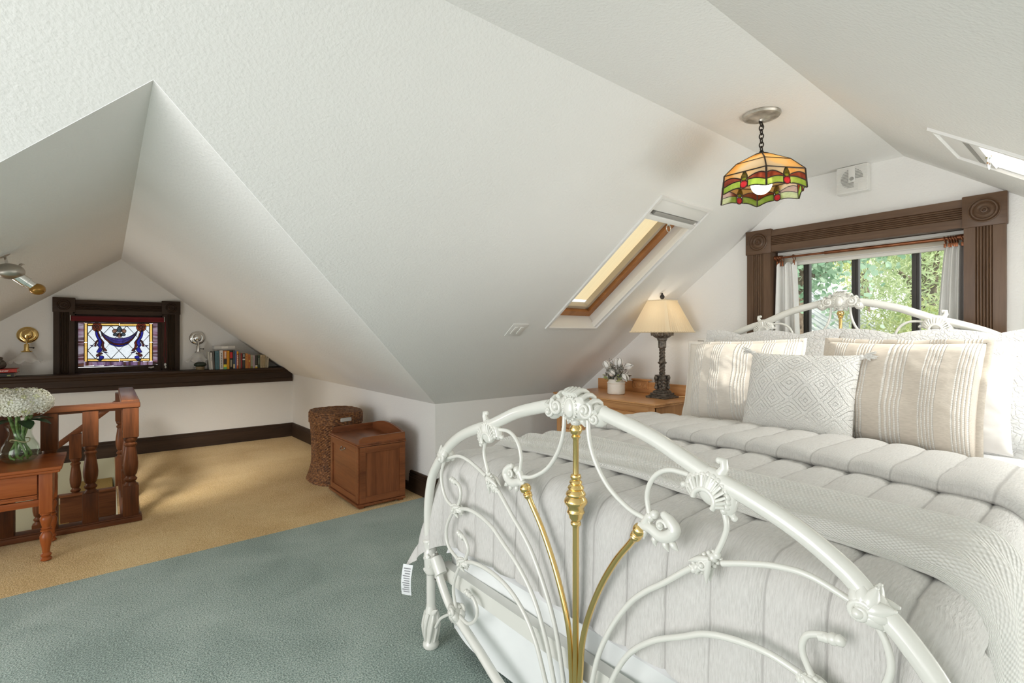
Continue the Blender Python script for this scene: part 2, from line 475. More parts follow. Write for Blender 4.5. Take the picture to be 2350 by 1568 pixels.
# baseboards: profiled boards swept along the wall foot
BPROF = [(0, 0), (0.022, 0), (0.022, 0.118), (0.018, 0.122), (0.018, 0.130), (0.021, 0.133), (0.019, 0.143), (0.014, 0.146), (0.014, 0.152), (0.016, 0.156), (0.010, 0.166), (0, 0.168)]
def board(p, q, n, prof, name, mat, cap=True):
    """prof (out, up) swept from p to q; n = outward normal"""
    p, q, n = Vector(p), Vector(q), Vector(n)
    g = B(); a = [g.bm.verts.new(p + n * o_ + Vector((0, 0, z))) for o_, z in prof]
    b_ = [g.bm.verts.new(q + n * o_ + Vector((0, 0, z))) for o_, z in prof]
    for i in range(len(prof)):
        j = (i + 1) % len(prof); g.bm.faces.new((a[i], a[j], b_[j], b_[i]))
    tr = tessellate_polygon([[Vector((o_, z, 0)) for o_, z in prof]])
    for t in tr:
        g.bm.faces.new([a[k] for k in t]); g.bm.faces.new([b_[k] for k in t])
    return struct(g.out(name, mat, smooth=0))
board((XK, YK, 0), (XW, YK, 0), (0, -1, 0), BPROF, 'baseboard_left', 'dark_wood')
board((XW, YK, 0), (XW, YR, 0), (-1, 0, 0), BPROF, 'baseboard_right', 'dark_wood_y')
dk = Vector((XK - kc.x, YK - YL, 0)).normalized(); nk = Vector((-abs(dk.y), dk.x * (1 if dk.y < 0 else -1), 0)).normalized()
def kp(y): return Vector((XK + (kc.x - XK) * (y - YK) / (YL - YK), y, 0))
board(kp(YK), kp(3.735), (-1, 0, 0), [(o_ * 1.15, z) for o_, z in BPROF], 'baseboard_alcove', 'dark_wood_y')
board(kp(3.735), kp(4.0), (-1, 0, 0), [(0, 0), (.02, 0), (.02, .05), (.012, .06), (0, .062)], 'baseboard_alcove', 'dark_wood_y')
board(kp(4.0), kp(YL), (-1, 0, 0), BPROF, 'baseboard_alcove', 'dark_wood_y')
board((kc.x, YL, 0), (-1.6, YL, 0), (0, -1, 0), BPROF, 'baseboard_back', 'dark_wood')
# dark skirt of the stair well below the half wall
bb = B(); bb.box(-2.1, WELL[1], YL - .026, YL + .01, -.16, .0, .004)
o = struct(bb.out('trim_1', 'dark_wood', smooth=0)); o['label'] = 'dark skirt board inside the stair well'
# ledge: frieze boards and cap
LPROF = [(0, .70), (.030, .70), (.030, .745), (.022, .752), (.022, .815), (.030, .822), (.036, .842), (.050, .850), (.055, .858), (.055, .872), (.050, .878), (-.235, .878), (-.235, .86), (0, .86)]
xe = kc.x
o = board((xe - .012, YL, 0), (-1.6, YL, 0), (0, -1, 0), LPROF, 'trim_2', 'dark_wood'); o['label'] = 'dark stained wooden ledge with moulded frieze'

# ------------------------------------------------------------------ bed-head window
def fluted(prof_w, prof_d):
    """cross-section (across, out): flat edge, reeded middle, flat edge"""
    w = prof_w; pts = [(0, 0), (0, prof_d), (w * .30, prof_d)]
    n = 5; a, b_ = w * .32, w * .70
    for i in range(n):
        c0 = a + (b_ - a) * i / n; c1 = a + (b_ - a) * (i + 1) / n
        pts += [(c0, prof_d - .007)] + [(c0 + (c1 - c0) * (k + .5) / 4 , prof_d - .007 + .007 * math.sin(PI * (k + .5) / 4)) for k in range(4)]
    pts += [(b_, prof_d - .007), (w * .72, prof_d), (w, prof_d), (w, 0)]
    return pts
def casing(P0, P1, across, out, prof, name, mat, parent):
    g = B(); P0, P1, across, out = map(Vector, (P0, P1, across, out))
    a = [g.bm.verts.new(P0 + across * c + out * d) for c, d in prof]; b_ = [g.bm.verts.new(P1 + across * c + out * d) for c, d in prof]
    for i in range(len(prof)):
        j = (i + 1) % len(prof); g.bm.faces.new((a[i], a[j], b_[j], b_[i]))
    for t in tessellate_polygon([[Vector((c, d, 0)) for c, d in prof]]):
        g.bm.faces.new([a[k] for k in t]); g.bm.faces.new([b_[k] for k in t])
    return g.out(name, mat, parent, smooth=30)
def rosette(center, normal, w, h, d, name, mat, parent):
    n = Vector(normal); q = n.to_track_quat('Z', 'Y').to_matrix().to_4x4()
    M = Matrix.Translation(center) @ q
    g = B(); c = Vector(center)
    if abs(n.x) > .5: g.box(c.x + min(0, n.x * d), c.x + max(0, n.x * d), c.y - w / 2, c.y + w / 2, c.z - h / 2, c.z + h / 2, .004)
    else: g.box(c.x - w / 2, c.x + w / 2, c.y + min(0, n.y * d), c.y + max(0, n.y * d), c.z - h / 2, c.z + h / 2, .004)
    R = min(w, h) * .39
    pr = [(R * 1.0, d - .002), (R * 1.0, d + .004), (R * .93, d + .0055), (R * .86, d + .001), (R * .80, d + .007), (R * .72, d + .007), (R * .64, d + .0005),
          (R * .55, d + .004), (R * .45, d + .006), (R * .36, d + .004), (R * .28, d - .001), (R * .22, d + .005), (R * .13, d + .0055), (R * .08, d + .001), (0, d + .003)]
    g.lathe(pr, 40, M)
    o = g.out(name, mat, parent, smooth=30)
    return o
w1 = bpy.data.objects.new('window_1', None); COL.objects.link(w1); w1['kind'] = 'structure'
w1['label'] = 'wide window behind the bed with brown fluted casing'
CW = 0.162; CD = 0.032
fz = fluted(CW, CD)
casing((XW, WIN[0] - CW, WIN[2]), (XW, WIN[0] - CW, WIN[3]), (0, 1, 0), (-1, 0, 0), fz, 'side_casing', 'brown_wood_z', w1)
casing((XW, WIN[1], WIN[2]), (XW, WIN[1], WIN[3]), (0, 1, 0), (-1, 0, 0), fz, 'side_casing', 'brown_wood_z', w1)
casing((XW, WIN[0], WIN[3] - .004), (XW, WIN[1], WIN[3] - .004), (0, 0, 1), (-1, 0, 0), fluted(.15, CD), 'head_casing', 'brown_wood_y', w1)
for yc in (WIN[0] - CW / 2, WIN[1] + CW / 2):
    rosette((XW, yc, WIN[3] + .073), (-1, 0, 0), CW + .012, .166, CD + .009, 'corner_block', 'brown_wood_y', w1)
g = B(); g.box(XW - .08, XW + .02, WIN[0] - .19, WIN[1] + .19, WIN[2] - .035, WIN[2], .008); g.out('window_sill', 'brown_wood_y', w1)
# deep jamb and sash
g = B(); d1 = XW + .24
g.box(XW - .002, d1, WIN[1], WIN[1] + .02, WIN[2], WIN[3]); g.box(XW - .002, d1, WIN[0] - .02, WIN[0], WIN[2], WIN[3])
g.box(XW - .002, d1, WIN[0] - .02, WIN[1] + .02, WIN[3], WIN[3] + .02); g.box(XW - .002, d1, WIN[0] - .02, WIN[1] + .02, WIN[2] - .02, WIN[2])
g.out('jamb', 'brown_wood_z', w1, smooth=0)
XG = XW + .16
g = B()
for (a, b_) in ((WIN[1] - .06, WIN[1]), (WIN[0], WIN[0] + .06)): g.box(XG - .02, XG + .025, a, b_, WIN[2], WIN[3], .004)
g.box(XG - .02, XG + .025, WIN[0], WIN[1], WIN[3] - .06, WIN[3], .004); g.box(XG - .02, XG + .025, WIN[0], WIN[1], WIN[2], WIN[2] + .06, .004)
plain('bronze_sash', (0.03, 0.024, 0.018), 0.4)
g.out('sash_frame', 'bronze_sash', w1, smooth=0)
yms = [onX(1964, 650, XG).y, onX(2103, 650, XG).y, onX(1853, 650, XG).y]
for y_ in yms:
    g = B(); g.box(XG - .018, XG + .022, y_ - .019, y_ + .019, WIN[2] + .06, WIN[3] - .06, .003); g.box(XG - .024, XG - .017, y_ - .006, y_ + .006, WIN[2] + .06, WIN[3] - .06)
    g.out('mullion', 'bronze_sash', w1, smooth=0)
ys = sorted(yms + [WIN[0] + .06, WIN[1] - .06])
for a, b_ in zip(ys, ys[1:]):
    g = B(); g.box(XG - .002, XG + .002, a, b_, WIN[2] + .06, WIN[3] - .06); g.out('pane', 'window_glass', w1, smooth=0)

# ------------------------------------------------------------------ roof windows
def skylight(nm, sk, zf, sgn, label):
    x0, x1, y0, y1 = sk
    root = bpy.data.objects.new(nm, None); COL.objects.link(root); root['kind'] = 'structure'; root['label'] = label
    up = Vector((0, TL if sgn > 0 else -TR_, 1)).normalized()
    yh, yl = (y0, y1) if sgn > 0 else (y1, y0)                 # high edge, low edge
    def P(x, y, d): return Vector((x, y, zf(y))) + up * d
    s_dir = (P(0, yl, 0) - P(0, yh, 0)).normalized()            # down the slope
    L = (P(0, yl, 0) - P(0, yh, 0)).length; Wd = x1 - x0
    Mx = Matrix(((1, s_dir.x, up.x, x0), (0, s_dir.y, up.y, P(x0, yh, 0).y), (0, s_dir.z, up.z, P(x0, yh, 0).z), (0, 0, 0, 1)))
    D = .17
    # shaft lining (four boards), local: x across, y down the slope, z outward
    for (a, b_, c, d) in ((-.02, .0, -.02, L + .02), (Wd, Wd + .02, -.02, L + .02), (0, Wd, -.02, 0), (0, Wd, L, L + .02)):
        g = B(); g.box(a, b_, c, d, -.004, D, M=Mx); g.out('shaft_lining', 'white_trim', root, smooth=0)
    # trim around the opening, slightly proud of the ceiling
    g = B(); t = .018
    for (a, b_, c, d) in ((-t, .002, -t, L + t), (Wd - .002, Wd + t, -t, L + t), (0, Wd, -t, .002), (0, Wd, L - .002, L + t)):
        g.box(a, b_, c, d, -.010, .004, .002, M=Mx)
    g.out('edge_trim', 'white_trim', root, smooth=0)
    # stepped side track for the blind
    for sx in (0.0, Wd - .022):
        g = B(); g.box(sx, sx + .022, .10, L, .004, .022, .002, M=Mx); g.box(sx + .004, sx + .018, .10, L, .022, .05, .002, M=Mx)
        g.out('blind_track', 'white_trim', root, smooth=0)
    # wooden sash with glass
    g = B(); f = .055
    for (a, b_, c, d) in ((0, f, 0, L), (Wd - f, Wd, 0, L), (f, Wd - f, 0, f), (f, Wd - f, L - f, L)):
        g.box(a, b_, c, d, D - .06, D, .004, M=Mx)
    g.out('sash', 'sash_wood', root, smooth=0)
    g = B(); f2 = .085
    for (a, b_, c, d) in ((f, f2, f, L - f), (Wd - f2, Wd - f, f, L - f), (f, Wd - f, f, f2), (f, Wd - f, L - f2, L - f)):
        g.box(a, b_, c, d, D - .035, D + .01, .004, M=Mx)
    g.out('glazing_bead', 'bead_beige', root, smooth=0)
    g = B(); g.box(f, Wd - f, f, L - f, D - .004, D + .004, M=Mx); g.out('pane', 'window_glass', root, smooth=0)
    # blind cassette at the head with pull ring
    g = B(); g.box(.004, Wd - .004, .002, .085, .0, .07, .006, M=Mx); c = g.out('blind_cassette', 'white_trim', root)
    g = B(); g.box(.05, Wd - .03, .088, .112, -.002, .055, .003, M=Mx); g.out('slot', 'grey_plastic', root)
    g = B(); g.box(.004, Wd - .004, .115, .150, -.004, .05, .005, M=Mx); g.out('blind_bar', 'white_trim', root)
    g = B(); q = Mx @ Vector((Wd * .5, .152, .0))
    g.ball(q, .011, 1); g.tube([q + Vector((0.022 * math.cos(a * PI / 10), 0, -.026 + .022 * math.sin(a * PI / 10))) for a in range(20)], .0028, 6, closed=True)
    g.out('pull_ring', 'chrome', root)
    return root, Mx, L, Wd, D
wood('sash_wood', (0.30, 0.115, 0.035), (0.46, 0.20, 0.07), 1, 0.4)
plain('bead_beige', (0.55, 0.47, 0.36), 0.5)
cloth('blind_cream', (0.80, 0.68, 0.46), (0.84, 0.73, 0.52), (90, 90, 90), .1)
sk3, M3, L3, W3, D3 = skylight('window_3', SK_L, zL, 1, 'narrow roof window in the slope left of the bed')
sk4, M4, L4, W4, D4 = skylight('window_4', SK_R, zR, -1, 'roof window in the slope right of the bed')
# cream awning cloth drawn outside the left roof window
g = B(); g.box(.05, W3 - .05, .05, L3 - .10, D3 + .02, D3 + .024, M=M3)
m, nt, b = _new('awning'); nt.nodes.remove(b)
tl = nt.nodes.new('ShaderNodeBsdfTranslucent'); tl.inputs[0].default_value = (.95, .86, .68, 1)
df = nt.nodes.new('ShaderNodeBsdfDiffuse'); df.inputs[0].default_value = (.8, .68, .48, 1)
mx = nt.nodes.new('ShaderNodeMixShader'); mx.inputs[0].default_value = .3
nt.links.new(tl.outputs[0], mx.inputs[1]); nt.links.new(df.outputs[0], mx.inputs[2]); nt.links.new(mx.outputs[0], nt.nodes['Material Output'].inputs[0])
g.out('sun_blind', 'awning', sk3, smooth=0, label='cream cloth sun blind behind the glass')
# ================================================================== iron and brass bed
XF, XH = 1.030, 3.086
YC = onX(1321.5, 1100, XF).y
YCH = onX(1929, 700, XH).y
DZH = 0.386
bed = thing('bed', 'white enamelled iron bed with cast scrolls and brass spindles', 'bed', (XF, YC, 0))
BO = Vector((XF, YC, 0))
def fb(u, v):
    p = onX(u, v, XF); return (p.y, p.z)
def P3(q, x=0.0): return Vector((XF + x, q[0], q[1]))
def mir(q): return (2 * YC - q[0], q[1])

# main tube, traced on the left half
T_A = [fb(1322, 936), fb(1290, 930), fb(1250, 933), fb(1191, 946), fb(1153, 963), fb(1126, 976)]
T_B = [fb(1126, 976), fb(1098, 983), fb(1061, 999), fb(1035, 1020), fb(1021, 1040)]
T_C = [fb(1021, 1040), fb(1006, 1062), fb(992, 1095), fb(985, 1140), fb(983, 1187), fb(984, 1230), fb(989, 1290)]
T_LEG = [fb(988, 1270), fb(990.5, 1329), fb(990, 1430), fb(989, 1470)]
leg_y = fb(989, 1482)[0]
T_LEG = [fb(988, 1270), (leg_y, .42), (leg_y, .2), (leg_y, .03)]
T_D = [fb(1000, 1285), fb(1012, 1335), fb(1032.6, 1390), fb(1061, 1435), fb(1103, 1500), fb(1145, 1568)]
lo = T_D[-1]
T_D += [(lo[0] - .12, lo[1] - .035), (YC + .10, .045), (YC, .04)]

def frame(dz, legs_down):
    g = B()
    for flip in (0, 1):
        f = mir if flip else (lambda q: q)
        for path, r in ((T_A, .0195), (T_B, .019), (T_C, .0188)):
            g.tube([P3(f(q)) + Vector((0, 0, dz)) for q in catmull2(path)], r, 16)
        if legs_down:
            g.tube([P3(f(q)) for q in catmull2(T_LEG)], .0185, 16)
            g.tube([P3(f(q)) for q in catmull2(T_D)], .0165, 14)
        else:
            y0, z0 = f(T_C[-1])
            g.tube([P3((y0, z0 + dz)), P3((y0, .03))], .0185, 16)
            g.tube([P3((y0, .42)), P3((YC, .42))], .0165, 12)
    return g
def catmull2(path, n=8):
    return [(p.x, p.y) for p in catmull([Vector((a, b_, 0)) for a, b_ in path], n)]
foot = frame(0, True).out('footboard', 'enamel', bed, BO, 60)
head = frame(DZH, False).out('headboard', 'enamel', bed, BO, 60)
head.location = (XH - XF, YCH - YC, 0)

# rods (pixel traces of the left half, mirrored to the right)
RODS = {
 'fan1': [(1128, 1106), (1144, 1128), (1175, 1184), (1199, 1225), (1223, 1275), (1253, 1360), (1277, 1454), (1293, 1561)],
 'fan2': [(1052, 1167), (1078, 1171), (1104, 1187), (1130, 1212), (1154, 1247), (1190, 1301), (1225, 1374), (1253, 1470), (1272, 1568)],
 'fan3': [(1065, 1291), (1089, 1293), (1126, 1313), (1166, 1350), (1202, 1406), (1230, 1477), (1253, 1568)],
 's1': [(1140, 985), (1168, 991), (1187, 1014), (1196, 1050), (1193, 1085)],
 's2': [(1190, 1094), (1203, 1095), (1224, 1094), (1255, 1076), (1279, 1040), (1292, 998), (1296, 945)],
 's3': [(1116, 1010), (1112, 1025), (1111, 1041), (1115, 1064), (1121, 1088)],
 's4': [(1028, 1052), (1052, 1047), (1073, 1056), (1095, 1074), (1115, 1093)],
 's5': [(1021, 1055), (1015, 1075), (1013, 1097), (1017, 1125), (1026, 1149), (1044, 1167)],
 's6': [(1050, 1165), (1057, 1140), (1055, 1119), (1047, 1107), (1041, 1103)],
 's7': [(1042, 1172), (1033, 1187), (1025, 1210), (1025, 1238), (1033, 1261), (1054, 1288)],
 's8': [(1066, 1290), (1074, 1264), (1070, 1245), (1062, 1231), (1056, 1226)],
 's9': [(1058, 1297), (1051, 1308), (1042, 1336), (1041, 1362), (1047, 1400)],
 's10': [(1050, 1409), (1061, 1421), (1075, 1432), (1091, 1423), (1095, 1400), (1087, 1376), (1074, 1362)],
 's11': [(1000, 1440), (1011, 1421), (1027, 1412), (1040, 1410)],
}
made = []
def both(fn, nm, mat, smooth=60, label=None, single=False):
    for flip in ((0,) if single else (0, 1)):
        f = mir if flip else (lambda q: q)
        g = B(); fn(g, f)
        o = g.out(nm, mat, foot, BO, smooth, label); made.append(o)
def rodfn(path, r):
    def fn(g, f):
        g.tube([P3(f(q)) for q in catmull2([fb(*p) for p in path])], r, 10)
    return fn
for k, p in RODS.items():
    p = list(p)
    both(rodfn(p, .0072 if k.startswith('fan') else .0064), 'fan_rod' if k.startswith('fan') else 'scroll_rod', 'enamel')
# fan rods are carried down to the bottom centre
def tails(g, f):
    for k in ('fan1', 'fan2', 'fan3'):
        e = fb(*RODS[k][-1]); d = fb(*RODS[k][-2])
        g.tube([P3(f(e)), P3(f((e[0] - (d[0] - e[0]) * .35, e[1] - .09))), P3(f((YC + .02, .06)))], .0072, 8)
both(tails, 'fan_rod', 'enamel')

# ------------- cast ornaments
def spiral(g, c, r, a0, turns, f, tr=.006, sgn=1, x=.016, n=26):
    """volute on the front and the back face of a casting; c in (y, z)"""
    for sx in (-1, 1):
        pts = []; rr = []
        for i in range(n + 1):
            t = i / n; a = a0 + sgn * turns * 2 * PI * t; q = r * (1 - .86 * t)
            pts.append(P3(f((c[0] + q * math.cos(a), c[1] + q * math.sin(a))), sx * (x + .006 * t)))
            rr.append(tr * (1 - .35 * t))
        g.tube(pts, rr, 8)
        g.ball(pts[-1], tr * 1.5, 2)
def lobe(g, c, ang, L, w, f, x=0.0, th=.012, bend=0.25):
    """an acanthus lobe: tapered flattened tube leaving c at ang"""
    pts = []; rr = []
    for i in range(7):
        t = i / 6; a = ang + bend * t
        q = (c[0] + L * t * math.cos(a), c[1] + L * t * math.sin(a))
        pts.append(P3(f(q), x * (1 - .4 * t)))
        rr.append(w * (.55 + .9 * math.sin(PI * min(1, t * .8 + .12))) * (1 - .55 * t ** 3))
    g.tube(pts, rr, 8, flat=None)
    g.ball(pts[-1], rr[-1] * 1.15, 1)
def dirn(a, b_): return math.atan2(b_[1] - a[1], b_[0] - a[0])

def crest(g, f):                                            # shell crest at the top of the arch
    c = fb(1322, 936); cy, cz = YC, c[1] + .004
    g.ball(P3((cy, cz)), 1, 3, (.030, .058, .043))
    for s in (-1, 1):
        g.ball(P3((cy + s * .055, cz - .006)), 1, 2, (.027, .034, .030))
        g.ball(P3((cy + s * .088, cz - .022)), 1, 2, (.025, .026, .026))
        spiral(g, (cy + s * .056, cz - .004), .024, PI / 2 - s * .6, 1.6, lambda q: q, .0062, -s, .022)
        spiral(g, (cy + s * .088, cz - .022), .018, PI / 2, 1.4, lambda q: q, .0052, s, .020)
        for k in range(4):                                  # ridges over the top
            yy = cy + s * (.022 + .024 * k); zz = cz + .036 - .0085 * k - .0016 * k * k
            g.tube([P3((yy, zz), -.026), P3((yy + s * .002, zz + .008), -.012), P3((yy + s * .002, zz + .010), 0), P3((yy + s * .002, zz + .008), .012), P3((yy, zz), .026)], .0075, 8)
    for k in (-1, 0, 1):
        g.tube([P3((cy + k * .012, cz + .034), -.026), P3((cy + k * .013, cz + .048), 0), P3((cy + k * .012, cz + .034), .026)], .0085, 8)
    for sx in (-1, 1):
        g.ball(P3((cy, cz - .004), sx * .026), 1, 3, (.010, .018, .026))
        for k in range(18):
            a = 2 * PI * k / 18
            g.ball(P3((cy + .026 * math.cos(a), cz - .004 + .034 * math.sin(a)), sx * .026), .0042, 1)
    lobe(g, (cy, cz - .03), -PI / 2, .032, .012, lambda q: q, 0, bend=0)
    for s in (-1, 1): lobe(g, (cy + s * .018, cz - .026), -PI / 2 + s * .5, .03, .008, lambda q: q, .004, bend=0)
both(crest, 'cast_crest', 'enamel', single=True)

def shellc(g, f):                                           # ribbed crescent on the arch
    c = fb(1122, 986); a = dirn(fb(1153, 963), fb(1085, 990))
    u = (math.cos(a), math.sin(a)); n_ = (u[1], -u[0])
    if n_[1] > 0: n_ = (-n_[0], -n_[1])                     # towards the inside of the arch
    def L(s, t): return (c[0] + u[0] * s + n_[0] * t, c[1] + u[1] * s + n_[1] * t)
    g.ball(P3(f(L(0, .006))), 1, 3, (.026, .036, .042))
    N = 15
    outer = []; inner = []
    for i in range(N):
        t = -1.9 + 3.8 * i / (N - 1)
        outer.append(L(.046 * math.sin(t), .020 - .040 * math.cos(t))); inner.append(L(.025 * math.sin(t), .034 - .024 * math.cos(t)))
    for sx in (-1, 1):
        for i in range(N): g.ball(P3(f(outer[i]), sx * .013), .0095, 1)
        g.tube([P3(f(q), sx * .022) for q in inner], .0065, 8)
        for i in range(0, N - 1):
            g.tube([P3(f(outer[i]), sx * .020), P3(f(inner[i]), sx * .023)], .0042, 6)
    g.tube([P3(f(q)) for q in outer], .017, 10)
    b0 = L(0, -.03)
    g.tube([P3(f(L(.004, -.028))), P3(f(L(.008, -.048))), P3(f(L(.002, -.060))), P3(f(L(-.008, -.058)))], [.012, .010, .009, .006], 8)
    g.ball(P3(f(L(-.008, -.056))), .008, 2)
    for s in (-1, 1):
        g.ball(P3(f(L(s * .046, .034))), .012, 2); g.tube([P3(f(L(s * .046, .03))), P3(f(L(s * .062, .040)))], [.010, .006], 8); g.ball(P3(f(L(s * .064, .041))), .0075, 2)
both(shellc, 'cast_shell', 'enamel')

def acanth(c0, toward, R, k, width=.011):
    def fn(g, f):
        c = c0; a = toward
        g.ball(P3(f(c)), 1, 2, (.027, R * .55, R * .55))
        for sx in (-1, 1):
            for i in range(k):
                t = -1.15 + 2.3 * i / (k - 1)
                lobe(g, (c[0] - R * .35 * math.cos(a), c[1] - R * .35 * math.sin(a)), a + t, R * (1.15 - .25 * abs(t)), width, f, sx * .017, bend=.18 * (1 if t > 0 else -1))
        spiral(g, (c[0] - R * .35 * math.cos(a), c[1] - R * .35 * math.sin(a)), R * .42, a, 1.5, f, .0065, 1, .023)
    return fn
both(acanth(fb(1021, 1043), dirn(fb(1034, 1062), fb(1008, 1010)), .044, 6), 'cast_leaf', 'enamel')
both(acanth(fb(1046, 1408), dirn(fb(1050, 1400), fb(1030, 1440)), .044, 5), 'cast_leaf', 'enamel')

def knot(c, a, L, w):                                       # small leafy clasp where rods meet
    def fn(g, f):
        u = (math.cos(a), math.sin(a)); n_ = (-u[1], u[0])
        g.ball(P3(f(c)), 1, 2, (.016, w * 1.1, w * 1.1))
        for i in range(7):
            t = i / 6 - .5
            q = (c[0] + u[0] * L * t, c[1] + u[1] * L * t)
            r_ = w * (1.05 - 1.3 * t * t)
            g.ball(P3(f(q)), r_, 1, (1.05, 1, 1))
            for s in (-1, 1):
                e = (q[0] + n_[0] * s * r_ * .95, q[1] + n_[1] * s * r_ * .95)
                g.ball(P3(f(e), .004 * s), r_ * .48, 1)
        for sx in (-1, 1):
            for i in range(3):
                lobe(g, (c[0] - u[0] * L * .3, c[1] - u[1] * L * .3), a + (i - 1) * .5, L * .75, w * .42, f, sx * w * .9, bend=.15)
        spiral(g, c, w * .9, a, 1.3, f, w * .28, 1, w)
    return fn
both(knot(fb(1130, 1106), dirn(fb(1118, 1080), fb(1142, 1126)), .075, .014), 'cast_clasp', 'enamel')
both(knot(fb(1049, 1169), dirn(fb(1030, 1158), fb(1064, 1172)), .055, .015), 'cast_clasp', 'enamel')
both(knot(fb(1062, 1292), dirn(fb(1046, 1282), fb(1080, 1296)), .055, .015), 'cast_clasp', 'enamel')

def hookc(g, f):                                            # C-leaf above the side brass rods
    c = fb(1185, 1098); 
    pts = [fb(1206, 1112), fb(1192, 1106), fb(1178, 1108), fb(1167, 1098), fb(1162, 1084), fb(1168, 1074), fb(1174, 1070)]
    g.tube([P3(f(q)) for q in catmull2(pts)], [.010 + .006 * math.sin(PI * i / 48) for i in range(49)], 10)
    g.ball(P3(f(fb(1174, 1070))), .010, 2)
    spiral(g, fb(1176, 1088), .014, 0, 1.2, f, .005, 1, .006)
    for i, q in enumerate(((1198, 1114), (1186, 1114), (1174, 1112), (1166, 1106))):
        lobe(g, fb(*q), -PI / 2 + .35 * (i - 1.5), .024, .006, f, 0, bend=.3)
    for q in ((1191, 1086), (1186, 1078)): g.ball(P3(f(fb(*q))), .012, 2)
    g.tube([P3(f(fb(1200, 1104))), P3(f(fb(1192, 1082)))], .010, 8)
both(hookc, 'cast_hook', 'enamel')
def knobs(q, q2):
    def fn(g, f):
        a, b_ = Vector(P3(f(fb(*q)))), Vector(P3(f(fb(*q2))))
        d = (b_ - a).normalized()
        g.ball(a, .0115, 2); g.ball(a + d * .012, .0098, 2); g.ball(a - d * .011, .0105, 2, jit=.25)
        g.tube([a + d * .010, a + d * .024], [.0095, .0085], 10)
    return fn
for q, q2 in (((1040, 1103), (1050, 1112)), ((1056, 1227), (1066, 1240)), ((1074, 1362), (1084, 1372))):
    both(knobs(q, q2), 'scroll_knob', 'enamel')
def collar(g, f):                                           # cast sleeve where leg and lower rail divide
    q0, q1 = fb(985, 1236), fb(992, 1318)
    y0, z0 = f(q0); y1, z1 = f(q1)
    pts = [P3((y0 + (y1 - y0) * t, z0 + (z1 - z0) * t)) for t in (0, .03, .08, .12, .45, .5, .55, .9, .96, 1.0)]
    g.tube(pts, [.022, .0275, .0275, .025, .028, .032, .029, .030, .026, .021], 18)
    r0, r1 = fb(1000, 1280), fb(1013, 1318)
    g.tube([P3(f(r0)), P3(f(((r0[0] + r1[0]) / 2, (r0[1] + r1[1]) / 2))), P3(f(r1))], [.024, .026, .024], 16)
    rnd = random.Random(3)
    for i in range(26):
        t = .35 + .6 * rnd.random(); a = rnd.uniform(0, 2 * PI)
        p = P3((y0 + (y1 - y0) * t, z0 + (z1 - z0) * t)) + Vector((.028 * math.cos(a), .028 * math.sin(a), 0))
        g.ball(p, rnd.uniform(.005, .008), 1)
    for i in range(3): lobe(g, f(fb(984, 1262)), PI / 2 + (i - 1) * .5, .035, .006, lambda q: q, -.022)
both(collar, 'cast_collar', 'enamel')
def footc(g, f):
    y, z = f((leg_y, 0))
    M_ = T(XF, y, 0)
    g.lathe([(0, .002), (.030, .002), (.034, .010), (.032, .022), (.024, .034), (.026, .055), (.031, .085), (.031, .115), (.026, .140), (.021, .160), (.018, .172)], 20, M_)
    for i in range(8):
        a = 2 * PI * i / 8
        pts = [Vector((XF + r_ * math.cos(a + w_), y + r_ * math.sin(a + w_), z_)) for r_, z_, w_ in ((.026, .03, 0), (.030, .06, .15), (.033, .09, .3), (.031, .12, .5), (.026, .145, .7))]
        g.tube(pts, [.004, .006, .007, .006, .004], 7)
    for s in (-1, 1): lobe(g, (y + s * .012, .13), PI / 2 - s * .5, .05, .008, lambda q: q, 0)
both(footc, 'cast_foot', 'enamel')

# ------------- brass
zt = fb(1322, 972)[1]
def spindle(g, f):
    pz = lambda v: fb(1322, v)[1]
    prof = [(0, pz(968)), (.0105, pz(970)), (.0105, pz(974)), (.0165, pz(979)), (.0185, pz(987)), (.0150, pz(995)), (.0100, pz(999)), (.0130, pz(1001)), (.0130, pz(1004)), (.0105, pz(1006)), (.0082, pz(1010)), (.0082, pz(1088)),
            (.0140, pz(1090)), (.0160, pz(1096)), (.0120, pz(1101)), (.0170, pz(1104)), (.0185, pz(1108)), (.0150, pz(1111)), (.0215, pz(1116)), (.0235, pz(1120)), (.0200, pz(1124)), (.0270, pz(1130)), (.0285, pz(1135)), (.0250, pz(1139)),
            (.0320, pz(1146)), (.0335, pz(1151)), (.0310, pz(1156)), (.0240, pz(1163)), (.0225, pz(1170)), (.0255, pz(1175)), (.0200, pz(1183)), (.0190, pz(1188)), (.0120, pz(1196)), (.0150, pz(1199)), (.0150, pz(1204)), (.0100, pz(1208)), (.0092, pz(1212)), (.0092, .05), (0, .05)]
    g.lathe(prof, 28, T(XF, YC, 0))
both(spindle, 'brass_spindle', 'brass', 50, single=True)
BR = [(1207, 1121), (1218, 1152), (1244, 1214), (1272, 1298), (1295, 1388), (1307, 1458), (1311, 1529), (1312.5, 1568)]
def brassrod(g, f):
    e = fb(1312.5, 1568)
    g.tube([P3(f(q)) for q in catmull2([fb(*p) for p in BR] + [(e[0] - .002, .06)])], .0085, 12)
both(brassrod, 'brass_rod', 'brass')
def finial(g, f):
    a = Vector(P3(f(fb(1203, 1113)))); b_ = Vector(P3(f(fb(1213, 1140)))); d = (b_ - a).normalized()
    M_ = Matrix.Translation(a) @ d.to_track_quat('Z', 'Y').to_matrix().to_4x4()
    g.lathe([(0, -.004), (.010, -.002), (.0165, .004), (.0185, .012), (.0165, .020), (.0115, .025), (.0145, .028), (.0145, .031), (.012, .033), (.0140, .036), (.0130, .040), (.0095, .043), (.0085, .05)], 20, M_)
both(finial, 'brass_finial', 'brass', 50)

# ------------- the same ornaments on the head end
for o in made:
    if o.name.split('.')[0] in ('cast_foot', 'cast_collar'): continue
    c = o.copy(); COL.objects.link(c); c.parent = head; c.location = (0, 0, DZH)

